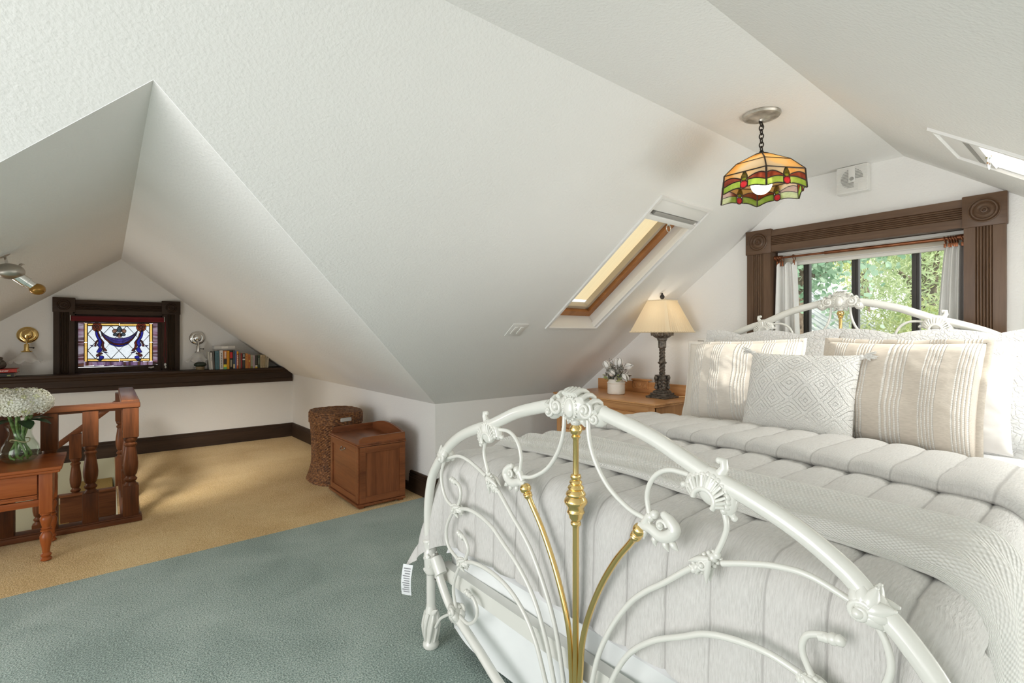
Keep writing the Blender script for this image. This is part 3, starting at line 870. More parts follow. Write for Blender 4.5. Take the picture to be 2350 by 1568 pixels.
# ------------- rails
g = B(); g.box(XF, XH, YC + .775, YC + .785, .285, .335); g.box(XF, XH, YC + .745, YC + .785, .285, .291); g.out('side_rail', 'enamel', bed, BO, 0)
g = B(); g.box(XF, XH, YCH - .785, YCH - .775, .285, .335); g.box(XF, XH, YCH - .785, YCH - .745, .285, .291); g.out('side_rail', 'enamel', bed, BO, 0)
g = B(); g.box(XF + .03, XF + .036, YC - .79, YC + .79, .285, .335); g.box(XF + .03, XF + .07, YC - .79, YC + .79, .335, .341); g.out('end_rail', 'enamel', bed, BO, 0)

# ================================================================== bedding
YM = (YC + YCH) / 2
plain('box_cloth', (.80, .80, .80), .9)
g = B(); g.box(XF + .09, XH - .05, YM - .755, YM + .755, .345, .545, .03, seg=3)
bs = tag(g.out('box_spring', 'box_cloth', None, (2.06, YM, .345)), 'white box spring resting on the bed rails', 'box spring')
cloth('sheet_white', (.77, .77, .775), (.80, .80, .805), (60, 60, 60), .1, .002)
g = B()
def matt(u, v):
    pass
g.box(XF + .10, XH - .045, YM - .76, YM + .76, .545, .765, .06, seg=5)
tag(g.out('mattress', 'sheet_white', None, (2.06, YM, .545)), 'thick mattress in a white fitted sheet under the quilt', 'mattress')

# bed skirt: softly pleated sheet round the foot and left side
cloth('skirt_white', (.80, .82, .82), (.84, .86, .86), (80, 80, 80), .08, .002)
g = B()
path = [(XH - .1, YM + .79), (XF + .075, YM + .79), (XF + .075, YM - .79), (XH - .1, YM - .79)]
segs = [(path[i], path[i + 1]) for i in range(3)]; lens = [math.dist(a, b_) for a, b_ in segs]; tot = sum(lens)
def skirt(u, v):
    d = u * tot; 
    for (a, b_), L_ in zip(segs, lens):
        if d <= L_ + 1e-9: break
        d -= L_
    t = d / L_; x = a[0] + (b_[0] - a[0]) * t; y = a[1] + (b_[1] - a[1]) * t
    nx, ny = (b_[1] - a[1]) / L_, -(b_[0] - a[0]) / L_
    w_ = v ** 1.2 * (.016 * math.sin(u * 62) + .012 * math.sin(u * 23 + 1) + .012)
    zb = .05 + .012 * math.sin(u * 40)
    return Vector((x - nx * w_, y - ny * w_, .53 + (zb - .53) * v))
g.grid(260, 10, skirt)
tag(g.out('bed_skirt', 'skirt_white', None, (XF + .1, YM, .345), 60), 'white bed skirt hanging below the quilt to the carpet', 'bed skirt')

ZT = .775
X0Q = 1.165                                                  # where the quilt turns down at the foot
Y0L, Y0R = YM + .725, YM - .725
RD = .075
def drop(d):
    q = RD * PI / 2
    if d < q: a = d / RD; return RD * math.sin(a), RD * (1 - math.cos(a))
    return RD + .035 * (d - q), RD + (d - q)
def drape(s, t, lift=0.0, wob=0.0):
    """s: length along the bed measured from the head side (X falling), t: across, both in metres; past the edges the cloth hangs"""
    ds = max(0.0, s); dt = max(0.0, abs(t) - .725)
    sy = 1 if t > 0 else -1
    crown = .018 * (1 - (min(abs(t), .725) / .725) ** 2)
    x = X0Q - min(s, 0); y = YM + max(-.725, min(.725, t))
    n_ = Vector((0, 0, 1))
    if ds <= 0 and dt <= 0: p = Vector((x, y, ZT + crown))
    else:
        L_ = (ds ** 2.3 + dt ** 2.3) ** (1 / 2.3)
        o_, dn = drop(L_); o_ += .42 * min(ds, dt)
        h_ = math.hypot(ds, dt); cx, cy = ds / h_, dt / h_
        p = Vector((x - o_ * cx, y + sy * o_ * cy, ZT + crown - dn))
        a = min(1.0, L_ / (RD * PI / 2)) * PI / 2
        n_ = Vector((-cx * math.sin(a), sy * cy * math.sin(a), math.cos(a)))
    return p + n_ * lift, n_
QP = .118
def quilt_mat(name, span):
    """crinkled cotton with stitched channel seams; v runs over `span` metres centred on the bed"""
    m, nt, b = _new(name)
    uvn = nt.nodes.new('ShaderNodeUVMap')
    mp = nt.nodes.new('ShaderNodeMapping'); mp.inputs['Scale'].default_value = (60, 560, 1); nt.links.new(uvn.outputs[0], mp.inputs['Vector'])
    nz = _n(nt, 'ShaderNodeTexNoise', Scale=1.0, Detail=3); nt.links.new(mp.outputs[0], nz.inputs['Vector'])
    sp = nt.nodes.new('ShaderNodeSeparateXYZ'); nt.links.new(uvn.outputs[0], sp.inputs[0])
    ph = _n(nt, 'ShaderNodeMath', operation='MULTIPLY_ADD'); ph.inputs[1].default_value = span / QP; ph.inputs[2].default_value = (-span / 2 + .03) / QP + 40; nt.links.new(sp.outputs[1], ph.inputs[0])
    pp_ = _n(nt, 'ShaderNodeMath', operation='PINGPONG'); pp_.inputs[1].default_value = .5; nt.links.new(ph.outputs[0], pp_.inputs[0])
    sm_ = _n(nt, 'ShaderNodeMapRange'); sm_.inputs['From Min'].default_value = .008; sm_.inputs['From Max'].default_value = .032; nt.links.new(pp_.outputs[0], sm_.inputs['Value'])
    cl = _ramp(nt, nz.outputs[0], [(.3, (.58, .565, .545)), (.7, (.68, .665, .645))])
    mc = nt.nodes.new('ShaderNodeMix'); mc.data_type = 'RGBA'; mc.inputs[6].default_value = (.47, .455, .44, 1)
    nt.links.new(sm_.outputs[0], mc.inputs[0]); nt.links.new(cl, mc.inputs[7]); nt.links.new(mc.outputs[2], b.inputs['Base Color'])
    b.inputs['Roughness'].default_value = .95; b.inputs['Specular IOR Level'].default_value = .1; b.inputs['Sheen Weight'].default_value = .2
    _bump(nt, b, nz.outputs[0], .6, .006)
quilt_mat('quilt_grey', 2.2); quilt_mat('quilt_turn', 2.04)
def puff(t): return .017 * abs(math.sin(PI * (t + .03) / QP)) ** .38
g = B()
NS, NT = 150, 340
S0, S1, T1 = -(2.10 - X0Q), .385, 1.10
def quilt(u, v):
    s = S0 + (S1 - S0) * u; t = -T1 + 2 * T1 * v
    base, n_ = drape(s, t)
    wr = .006 * noise.noise(Vector((s * 5, t * 7, .3))) + .0025 * noise.noise(Vector((s * 22, t * 30, 2)))
    hang = max(0, s) + max(0, abs(t) - .725)
    wr += hang * .05 * noise.noise(Vector((t * 3.2 if s > 0 else s * 3.2, 1.5, 9))) if hang > .1 else 0
    return base + n_ * (.006 + puff(t) + max(wr, -.008))
g.grid(NS, NT, quilt)
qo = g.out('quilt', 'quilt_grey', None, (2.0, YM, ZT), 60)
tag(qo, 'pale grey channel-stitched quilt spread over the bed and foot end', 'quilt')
# white underside hem band showing at the foot
g = B()
def hem(u, v):
    t = -.80 + 1.6 * u
    base, n_ = drape(S1 + .004 + .05 * v - .02, t)
    return base + Vector((.012 + .010 * math.sin(v * PI), 0, 0))
g.grid(90, 5, hem)
g.out('hem', 'sheet_white', qo, (2.0, YM, ZT), 60, 'white turned hem')
# care tag at the corner
tip_, n_ = drape(S1 - .01, T1 - .01)
tdir = Vector((-.55, .83, 0))
g = B()
def tagf(u, v):
    return tip_ + Vector((-.016, -.030, .012)) + tdir * (.045 * u + .006 * v) + Vector((0, 0, -.125 * v)) + Vector((-.010, -.006, 0)) * math.sin(v * 3)
g.grid(3, 6, tagf); plain('tag_white', (.82, .84, .86), .8)
g.out('care_tag', 'tag_white', qo, (2.0, YM, ZT), 60, 'white printed care tag')
plain('print_grey', (.25, .25, .27), .8)
g = B()
for i in range(11):
    v0 = .10 + i * .075
    for (a, b_) in ((.15, .85 - .25 * ((i * 7) % 3) / 3),):
        ps = [tagf(a, v0), tagf(b_, v0), tagf(b_, v0 + .028), tagf(a, v0 + .028)]
        g.quad(*[p + Vector((-.0017, -.0011, 0)) for p in ps])
g.out('tag_print', 'print_grey', qo, (2.0, YM, ZT), 0)

# turned-back top of the quilt
g = B()
FP = [(2.10, .010), (2.02, .010), (1.975, .016), (1.955, .030), (1.965, .046), (1.99, .054), (2.06, .056), (2.2, .052), (2.33, .050), (2.42, .046), (2.445, .034), (2.44, .022), (2.40, .016)]
FPc = catmull([Vector((a, b_, 0)) for a, b_ in FP], 6)
def flap(u, v):
    q = FPc[min(len(FPc) - 1, int(round(u * (len(FPc) - 1))))]
    t = -1.02 + 2.04 * v
    topside = q.y > .03
    wv = .016 * noise.noise(Vector((t * 2.6, 3.1, 0))) * (1 if q.x < 2.2 else .7)
    base, n_ = drape(X0Q - q.x + wv, t)
    return base + n_ * (q.y + (puff(t) * .9 if topside else 0) + .004 * noise.noise(Vector((q.x * 14, t * 9, 5))))
g.grid(len(FPc) - 1, 320, flap)
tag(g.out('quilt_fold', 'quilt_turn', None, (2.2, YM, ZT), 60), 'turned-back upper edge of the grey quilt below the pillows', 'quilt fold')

# knitted throw across the foot
m, nt, b = _new('throw_knit')
uvn = nt.nodes.new('ShaderNodeUVMap')
b.inputs['Base Color'].default_value = (.77, .755, .715, 1); b.inputs['Roughness'].default_value = .95
b.inputs['Specular IOR Level'].default_value = .1; b.inputs['Sheen Weight'].default_value = .3
sx = nt.nodes.new('ShaderNodeSeparateXYZ'); nt.links.new(uvn.outputs[0], sx.inputs[0])
def sinw(sock, k):
    a = _n(nt, 'ShaderNodeMath', operation='MULTIPLY'); a.inputs[1].default_value = k; nt.links.new(sock, a.inputs[0])
    c = _n(nt, 'ShaderNodeMath', operation='SINE'); nt.links.new(a.outputs[0], c.inputs[0]); return c.outputs[0]
pa = _n(nt, 'ShaderNodeMath', operation='MULTIPLY'); nt.links.new(sinw(sx.outputs[0], 2 * PI * 48), pa.inputs[0]); nt.links.new(sinw(sx.outputs[1], 2 * PI * 170), pa.inputs[1])
nt.links.new(_ramp(nt, pa.outputs[0], [(.0, (.76, .75, .715)), (.6, (.85, .84, .81))]), b.inputs['Base Color'])
_bump(nt, b, pa.outputs[0], .5, .006)
g = B()
TP = [(1.62, .014), (1.635, .022), (1.62, .032), (1.56, .034), (1.46, .036), (1.38, .036), (1.32, .036), (1.295, .030), (1.285, .020), (1.30, .013)]
TPc = catmull([Vector((a, b_, 0)) for a, b_ in TP], 6)
def throw(u, v):
    q = TPc[min(len(TPc) - 1, int(round(u * (len(TPc) - 1))))]
    t = .80 - 2.0 * v
    skew = .035 * (.4 - t) * .5 + .03 * noise.noise(Vector((t * 1.7, 8, 0)))
    wide = 1 + .22 * max(0, -t)
    x = 1.45 + (q.x - 1.45) * wide - skew + .03
    base, n_ = drape(X0Q - x, t)
    rip = .010 * math.sin(q.x * 50 + t * 4) * (1 if q.y > .026 else .2)
    return base + n_ * (q.y + .006 + max(rip, -.004) + .008 * noise.noise(Vector((q.x * 6, t * 4, 1))))
g.grid(len(TPc) - 1, 170, throw)
tag(g.out('throw_blanket', 'throw_knit', None, (1.45, YM, ZT), 60), 'cream waffle-knit throw laid across the foot of the quilt', 'blanket')
# ================================================================== pillows
def pillow_mesh(w, h, th, nu=60, nv=48, pinch=.05, flange=0.0, scallop=False, seed=1, lump=.02, ruffle=0.0):
    """local frame: x = thickness towards the foot (negative = front), y = width, z = height from 0"""
    rnd = random.Random(seed)
    def outline(a, b_):
        yy = a * (1 - pinch * (1 - b_ * b_)); zz = b_ * (1 - pinch * (1 - a * a))
        return yy, zz
    g = B(); lay = g.bm.loops.layers.uv.verify()
    for side in (-1, 1):
        vs = []
        for i in range(nu + 1):
            row = []
            for j in range(nv + 1):
                a = -1 + 2 * i / nu; b_ = -1 + 2 * j / nv
                a2 = math.copysign(abs(a) ** .85, a); b2 = math.copysign(abs(b_) ** .85, b_)
                yy, zz = outline(a2, b2)
                e = max(0.0, (1 - abs(a2) ** 2.4)) * max(0.0, (1 - abs(b2) ** 2.4))
                d = th / 2 * e ** .45
                d += lump * e * noise.noise(Vector((yy * 2 + seed, zz * 2.2, side)))
                d += ruffle * e ** .3 * noise.noise(Vector((yy * 9 + seed, zz * 9, side * 3)))
                row.append(g.bm.verts.new((side * d, yy * w / 2, h / 2 + zz * h / 2 + .012 * (1 - abs(b2)) * noise.noise(Vector((yy * 3, seed, 0))))))
            vs.append(row)
        for i in range(nu):
            for j in range(nv):
                f = g.bm.faces.new((vs[i][j], vs[i + 1][j], vs[i + 1][j + 1], vs[i][j + 1]))
                for lp, (ii, jj) in zip(f.loops, ((i, j), (i + 1, j), (i + 1, j + 1), (i, j + 1))):
                    lp[lay].uv = (ii / nu, jj / nv)
    bmesh.ops.remove_doubles(g.bm, verts=g.bm.verts[:], dist=1e-5)
    if flange:
        N = 200; rim = []
        for k in range(N):
            t = 4 * k / N; sd = int(t); q = (t - sd) * 2 - 1
            a, b_ = [(q, 1), (1, -q), (-q, -1), (-1, q)][sd]
            yy, zz = outline(a, b_)
            sc = 1.0
            if scallop: sc = .62 + .55 * abs(math.cos(PI * (q + 1) * 1.0)) ** .8 if sd in (0, 2) else .62 + .5 * abs(math.cos(PI * (q + 1) * .75)) ** .8
            oy = (1 if a >= .999 else -1 if a <= -.999 else 0); oz = (1 if b_ >= .999 else -1 if b_ <= -.999 else 0)
            corner = max(0, (abs(q) - .85) / .15)
            oy2 = a * corner if oy == 0 else oy; oz2 = b_ * corner if oz == 0 else oz
            p0 = Vector((0, yy * w / 2 * .985, h / 2 + zz * h / 2 * .985)); dr = Vector((0, oy2, oz2))
            wv = .012 * noise.noise(Vector((k * .13, seed, 2)))
            rim.append((p0 + Vector((-.006, 0, 0)), p0 + dr * flange * sc * .55 + Vector((-.007 + wv * .5, 0, 0)), p0 + dr * flange * sc + Vector((wv, 0, 0)), p0 + dr * flange * sc * .55 + Vector((.007 + wv * .5, 0, 0)), p0 + Vector((.006, 0, 0))))
        vv = [[g.bm.verts.new(p) for p in r_] for r_ in rim]
        for k in range(N):
            k2 = (k + 1) % N
            for q in range(4):
                f = g.bm.faces.new((vv[k][q], vv[k2][q], vv[k2][q + 1], vv[k][q + 1]))
                for lp in f.loops: lp[lay].uv = (.5 + lp.vert.co.y / w, lp.vert.co.z / h)
    return g
def place_pillow(o, x, y, z, lean, yaw=0.0, roll=0.0):
    o.matrix_world = T(x, y, z) @ rotM('Z', yaw) @ rotM('Y', lean) @ rotM('X', roll)

# quilted sham cloth: crackle of stitched shapes
m, nt, b = _new('sham_quilted')
v = _coord(nt, (1, 1, 1))
vo = _n(nt, 'ShaderNodeTexVoronoi', Scale=52.0); vo.feature = 'DISTANCE_TO_EDGE'
nz = _n(nt, 'ShaderNodeTexNoise', Scale=16.0, Detail=2); nt.links.new(v, nz.inputs['Vector'])
mixv = nt.nodes.new('ShaderNodeVectorMath'); mixv.operation = 'MULTIPLY_ADD'; mixv.inputs[1].default_value = (.05, .05, .05)
nt.links.new(nz.outputs[1], mixv.inputs[0]); nt.links.new(v, mixv.inputs[2]); nt.links.new(mixv.outputs[0], vo.inputs['Vector'])
mn = _n(nt, 'ShaderNodeMath', operation='MINIMUM'); mn.inputs[1].default_value = .16; nt.links.new(vo.outputs[0], mn.inputs[0])
b.inputs['Base Color'].default_value = (.73, .725, .715, 1); b.inputs['Roughness'].default_value = .95; b.inputs['Specular IOR Level'].default_value = .1
_bump(nt, b, mn.outputs[0], .5, .03)

def striped(name, base, base2, cord, groups, horizontal_w):
    """cords run up the pillow in bundles; u across"""
    m, nt, b = _new(name)
    uvn = nt.nodes.new('ShaderNodeUVMap'); sx = nt.nodes.new('ShaderNodeSeparateXYZ'); nt.links.new(uvn.outputs[0], sx.inputs[0])
    tot = None
    for (c0, n_, pitch) in groups:
        for k in range(n_):
            c = c0 + k * pitch
            s1 = _n(nt, 'ShaderNodeMath', operation='SUBTRACT'); s1.inputs[1].default_value = c; nt.links.new(sx.outputs[0], s1.inputs[0])
            s2 = _n(nt, 'ShaderNodeMath', operation='ABSOLUTE'); nt.links.new(s1.outputs[0], s2.inputs[0])
            s3 = _n(nt, 'ShaderNodeMapRange'); s3.inputs['From Min'].default_value = pitch * .32; s3.inputs['From Max'].default_value = pitch * .12
            s3.inputs['To Min'].default_value = 0; s3.inputs['To Max'].default_value = 1; nt.links.new(s2.outputs[0], s3.inputs['Value'])
            if tot is None: tot = s3.outputs[0]
            else:
                ad = _n(nt, 'ShaderNodeMath', operation='ADD'); nt.links.new(tot, ad.inputs[0]); nt.links.new(s3.outputs[0], ad.inputs[1]); tot = ad.outputs[0]
    ms = _n(nt, 'ShaderNodeMath', operation='MULTIPLY'); ms.inputs[1].default_value = 2 * PI * 62; nt.links.new(sx.outputs[1], ms.inputs[0])
    sn = _n(nt, 'ShaderNodeMath', operation='SINE'); nt.links.new(ms.outputs[0], sn.inputs[0])
    br = _n(nt, 'ShaderNodeMapRange'); br.inputs['From Min'].default_value = -1; br.inputs['From Max'].default_value = -.2; br.inputs['To Min'].default_value = .45; nt.links.new(sn.outputs[0], br.inputs['Value'])
    cd = _n(nt, 'ShaderNodeMath', operation='MULTIPLY'); nt.links.new(tot, cd.inputs[0]); nt.links.new(br.outputs[0], cd.inputs[1])
    v = _coord(nt, (260, 40, 260)); nz = _n(nt, 'ShaderNodeTexNoise', Scale=1.0, Detail=2); nt.links.new(v, nz.inputs['Vector'])
    bc = _ramp(nt, nz.outputs[0], [(.35, base), (.65, base2)])
    mc = nt.nodes.new('ShaderNodeMix'); mc.data_type = 'RGBA'; mc.inputs[7].default_value = (*cord, 1)
    nt.links.new(cd.outputs[0], mc.inputs[0]); nt.links.new(bc, mc.inputs[6]); nt.links.new(mc.outputs[2], b.inputs['Base Color'])
    hs = _n(nt, 'ShaderNodeMath', operation='MULTIPLY_ADD'); hs.inputs[1].default_value = .12; nt.links.new(nz.outputs[0], hs.inputs[0]); nt.links.new(cd.outputs[0], hs.inputs[2])
    b.inputs['Roughness'].default_value = .95; b.inputs['Specular IOR Level'].default_value = .1; b.inputs['Sheen Weight'].default_value = .2
    _bump(nt, b, hs.outputs[0], .6, .006)
GR = [(.035, 5, .021), (.225, 5, .021), (.42, 5, .021), (.61, 5, .021), (.80, 5, .021)]
striped('stripe_cream', (.70, .65, .59), (.75, .705, .645), (.84, .82, .78), GR, 1)
striped('stripe_oat', (.57, .51, .44), (.64, .575, .50), (.83, .805, .76), GR, 1)

# scalloped shams leaning on the headboard
sh = pillow_mesh(.66, .47, .15, flange=.055, scallop=True, seed=4, pinch=.03).out('pillow_sham', 'sham_quilted', None, (0, 0, 0), 70)
tag(sh, 'white quilted sham with scalloped edge leaning on headboard next to dresser', 'pillow', 'scalloped shams on the headboard')
place_pillow(sh, 2.93, YCH + .355, .795, 14, 3)
sh2 = pillow_mesh(.74, .47, .15, flange=.055, scallop=True, seed=9, pinch=.03).out('pillow_sham', 'sham_quilted', None, (0, 0, 0), 70)
tag(sh2, 'white quilted sham with scalloped edge behind the plain pillowcase', 'pillow', 'scalloped shams on the headboard')
place_pillow(sh2, 2.93, YCH - .425, .795, 14, -2)
# plain pillow
cloth('plain_case', (.69, .665, .645), (.73, .71, .69), (40, 40, 40), .15, .004)
pp = pillow_mesh(.56, .40, .17, seed=12, pinch=.05, ruffle=.006).out('pillow', 'plain_case', None, (0, 0, 0), 70)
tag(pp, 'plain off-white pillow between striped oatmeal pillow and quilted sham', 'pillow')
place_pillow(pp, 2.75, YM - .42, .80, 13, -3)
# striped pillows
s1 = pillow_mesh(.62, .45, .20, seed=21, pinch=.045, flange=.018, ruffle=.004).out('pillow', 'stripe_cream', None, (0, 0, 0), 70)
tag(s1, 'cream pillow with bundles of raised cord stripes beside the dresser lamp', 'pillow')
place_pillow(s1, 2.66, YM + .36, .80, 15, 4, -2)
s2 = pillow_mesh(.58, .46, .19, seed=33, pinch=.045, flange=.022, ruffle=.004).out('pillow', 'stripe_oat', None, (0, 0, 0), 70)
tag(s2, 'oatmeal pillow with pale dashed cord stripes and flanged edge', 'pillow')
place_pillow(s2, 2.53, YM - .345, .80, 15, -8, 0)
# tufted pillow with tassels
m, nt, b = _new('tufted')
uvn = nt.nodes.new('ShaderNodeUVMap'); sx = nt.nodes.new('ShaderNodeSeparateXYZ'); nt.links.new(uvn.outputs[0], sx.inputs[0])
def M_(op, a, b2=None, val=None):
    n_ = _n(nt, 'ShaderNodeMath', operation=op); nt.links.new(a, n_.inputs[0])
    if b2 is not None: nt.links.new(b2, n_.inputs[1])
    if val is not None: n_.inputs[1].default_value = val
    return n_.outputs[0]
def tri(sock, k):                                            # triangle wave 0..1
    return M_('MULTIPLY', M_('PINGPONG', M_('MULTIPLY', sock, val=k), val=1.0), val=1.0)
dia = M_('ADD', tri(sx.outputs[0], 8.0), tri(sx.outputs[1], 7.0))
rings = M_('PINGPONG', M_('MULTIPLY', dia, val=3.0), val=1.0)
step = _n(nt, 'ShaderNodeMapRange'); step.inputs['From Min'].default_value = .42; step.inputs['From Max'].default_value = .58; nt.links.new(rings, step.inputs['Value'])
top = _n(nt, 'ShaderNodeMapRange'); top.inputs['From Min'].default_value = .12; top.inputs['From Max'].default_value = .35; nt.links.new(sx.outputs[1], top.inputs['Value'])
v = _coord(nt, (1, 1, 1)); vo = _n(nt, 'ShaderNodeTexVoronoi', Scale=170.0); nt.links.new(v, vo.inputs['Vector'])
hgt = M_('ADD', M_('MULTIPLY', M_('MULTIPLY', step.outputs[0], top.outputs[0]), val=1.0), M_('MULTIPLY', vo.outputs[0], val=-.35))
b.inputs['Base Color'].default_value = (.76, .75, .725, 1); b.inputs['Roughness'].default_value = 1.0; b.inputs['Specular IOR Level'].default_value = .05; b.inputs['Sheen Weight'].default_value = .3
_bump(nt, b, hgt, .75, .012)
tp = thing('pillow', 'white tufted square pillow with diamond relief and corner tassels', 'pillow')
pillow_mesh(.48, .40, .19, seed=41, pinch=.05).out('cushion', 'tufted', tp, (0, 0, 0), 70)
rnd = random.Random(5)
for (y_, z_, sy, sz) in ((-.235, .39, -1, .3), (.235, .395, 1, .5), (-.23, .01, -1, -.4), (.235, .01, 1, -.5)):
    g = B(); g.ball((0, y_, z_), .012, 2)
    for k in range(26):
        a = rnd.uniform(0, 2 * PI); r_ = rnd.uniform(.004, .022)
        e = Vector((r_ * math.cos(a), y_ + sy * (.035 + rnd.uniform(0, .025)), z_ + sz * .045 + r_ * math.sin(a) - .008))
        g.tube([(0, y_, z_), (e * .5 + Vector((0, y_, z_)) * .5) + Vector((0, 0, .004)), e], [.003, .0028, .002], 5)
    g.out('tassel', 'tufted', tp, (0, 0, 0), 60)
g = B(); g.box(-.004, .002, -.205, -.185, -.004, .018); plain('tag_charcoal', (.12, .12, .125), .7); g.out('side_tag', 'tag_charcoal', tp)
place_pillow(tp, 2.43, YM - .015, .805, 17, -1.5)
# ================================================================== stained-glass window
w2 = bpy.data.objects.new('window_2', None); COL.objects.link(w2); w2['kind'] = 'structure'
w2['label'] = 'small stained-glass gable window with dark fluted casing'
sx0, sx1, sz0, sz1 = SGW
cw2 = .165
casing((sx0 - cw2, YU, .878), (sx0 - cw2, YU, 1.53), (1, 0, 0), (0, -1, 0), fluted(cw2, .03), 'side_casing', 'dark_wood_z', w2)
casing((sx1, YU, .878), (sx1, YU, 1.53), (1, 0, 0), (0, -1, 0), fluted(cw2, .03), 'side_casing', 'dark_wood_z', w2)
casing((sx0 - .01, YU, 1.50), (sx1 + .01, YU, 1.50), (0, 0, 1), (0, -1, 0), fluted(.15, .03), 'head_casing', 'dark_wood', w2)
for xc in (sx0 - cw2 / 2, sx1 + cw2 / 2):
    rosette((xc, YU, 1.592), (0, -1, 0), cw2 + .012, .152, .038, 'corner_block', 'dark_wood', w2)
g = B()
for (a, b_, c, d) in ((sx0 - .01, sx0 + .012, sz0 - .01, sz1), (sx1 - .012, sx1 + .01, sz0 - .01, sz1), (sx0, sx1, sz1 - .012, sz1 + .01), (sx0, sx1, sz0 - .01, sz0 + .004)): g.box(a, b_, YU - .005, YU + .12, c, d)
g.out('jamb', 'dark_wood_z', w2, smooth=0)
YG = YU + .05
def zg(zx, zy):                                              # drawing coordinates -> window plane
    p = onY(110 + zx * .13617, 670 + zy * .13617, YG); return (p.x, p.z)
gx0, gz1 = zg(500, 505); gx1, gz0 = zg(1855, 1240)
g = B()
for (a, b_, c, d) in ((sx0, gx0 + .004, sz0, sz1), (gx1 - .004, sx1, sz0, sz1), (gx0, gx1, gz1, sz1), (gx0, gx1, sz0, gz0)): g.box(a, b_, YG - .025, YG + .025, c, d, .004)
g.out('sash_frame', 'dark_wood_z', w2, smooth=0)
glassy('glass_clear', (.90, .92, .93), [(.62, .645, .66), (.75, .77, .79)], 70, trans=.55)
glassy('glass_yellow', (.95, .78, .38), [(.68, .50, .20), (.80, .68, .38)], 60, trans=.5)
glassy('glass_blue', (.05, .06, .62), [(.02, .02, .38), (.10, .10, .72)], 40, trans=.4)
glassy('glass_violet', (.20, .16, .50), [(.12, .08, .36), (.30, .24, .60)], 40, trans=.4)
glassy('glass_red', (.38, .035, .02), [(.22, .02, .015), (.45, .05, .03)], 40, trans=.4)
glassy('glass_amber', (.75, .22, .05), [(.6, .12, .02), (.85, .4, .1)], 60, trans=.4)
glassy('glass_streak', (.6, .4, .5), [(.07, .03, .02), (.24, .09, .10), (.44, .34, .42), (.55, .53, .57), (.20, .10, .14), (.30, .18, .10)], 16, trans=.3, axis=0)
glassy('glass_streak_v', (.6, .4, .5), [(.14, .06, .015), (.28, .15, .19), (.48, .42, .50), (.30, .21, .34), (.15, .08, .11), (.28, .18, .035)], 16, trans=.3, axis=2)
glassy('glass_teal', (.14, .20, .26), [(.08, .12, .17), (.30, .36, .40)], 50, trans=.4)
glassy('glass_rose', (.62, .40, .30), [(.5, .26, .2), (.7, .55, .42)], 50, trans=.4)
def piece(poly, mat, d0=-.003, d1=.003, name='glass_piece', outline=True):
    """poly in window (x, z)"""
    g = B(); g.prism(poly, lambda p: (p[0], YG + d0, p[1]), lambda p: (p[0], YG + d1, p[1]))
    o = g.out(name, mat, w2, smooth=0)
    return o
cames = B()
def came(pts, r=.0035, closed=False, y=-.004): cames.tube([(p[0], YG + y, p[1]) for p in pts], r, 6, closed=closed)
def Z(*ps): return [zg(*p) for p in ps]
# outer streaky border and yellow inner border
for poly, mt in ((Z((500, 505), (610, 505), (610, 1255), (500, 1265)), 'glass_streak'), (Z((1765, 530), (1855, 530), (1855, 1225), (1765, 1235)), 'glass_streak'),
                 (Z((612, 505), (1763, 530), (1763, 536), (612, 527)), 'glass_streak_v')):
    piece(poly, mt)
cols = 7
for i in range(cols):
    a, b_ = 612 + (1765 - 612) * i / cols, 612 + (1765 - 612) * (i + 1) / cols
    piece(Z((a, 1178), (b_, 1170), (b_, 1240), (a, 1252)), 'glass_streak_v')
for a, b_, c, d in ((612, 665, 530, 850), (612, 665, 858, 1175), (1712, 1762, 540, 845), (1712, 1762, 853, 1165), (668, 1200, 532, 570), (1208, 1710, 536, 576), (668, 1200, 1132, 1172), (1208, 1710, 1126, 1166)):
    pl = Z((a, c), (b_, c), (b_, d), (a, d)); piece(pl, 'glass_yellow'); came(pl, .0042, True)
came(Z((500, 505), (500, 1265), (1855, 1235), (1855, 525)), .005, True)
# clear diamonds: lattice cells clipped to the inner rectangle
RX0, RX1, RZ0, RZ1 = 668, 1710, 574, 1128
def clip(poly):
    for ax, lim, keep in ((0, RX0, 1), (0, RX1, -1), (1, RZ0, 1), (1, RZ1, -1)):
        out = []
        for i in range(len(poly)):
            p, q = poly[i], poly[(i + 1) % len(poly)]
            ip = (p[ax] - lim) * keep >= 0; iq = (q[ax] - lim) * keep >= 0
            if ip: out.append(p)
            if ip != iq:
                t = (lim - p[ax]) / (q[ax] - p[ax]); out.append((p[0] + (q[0] - p[0]) * t, p[1] + (q[1] - p[1]) * t))
        poly = out
        if not poly: return []
    return poly
hw, hh = 132, 139
for i in range(-1, 10):
    for j in range(-1, 6):
        if (i + j) % 2: continue
        cx, cy = RX0 + i * hw, RZ0 + j * hh
        pl = clip([(cx, cy - hh), (cx + hw, cy), (cx, cy + hh), (cx - hw, cy)])
        if len(pl) >= 3:
            area = abs(sum(pl[k][0] * pl[(k + 1) % len(pl)][1] - pl[(k + 1) % len(pl)][0] * pl[k][1] for k in range(len(pl)))) / 2
            if area < 300: continue
            q = Z(*pl); piece(q, 'glass_clear', -.002, .002); came(q, .0034, True, -.003)
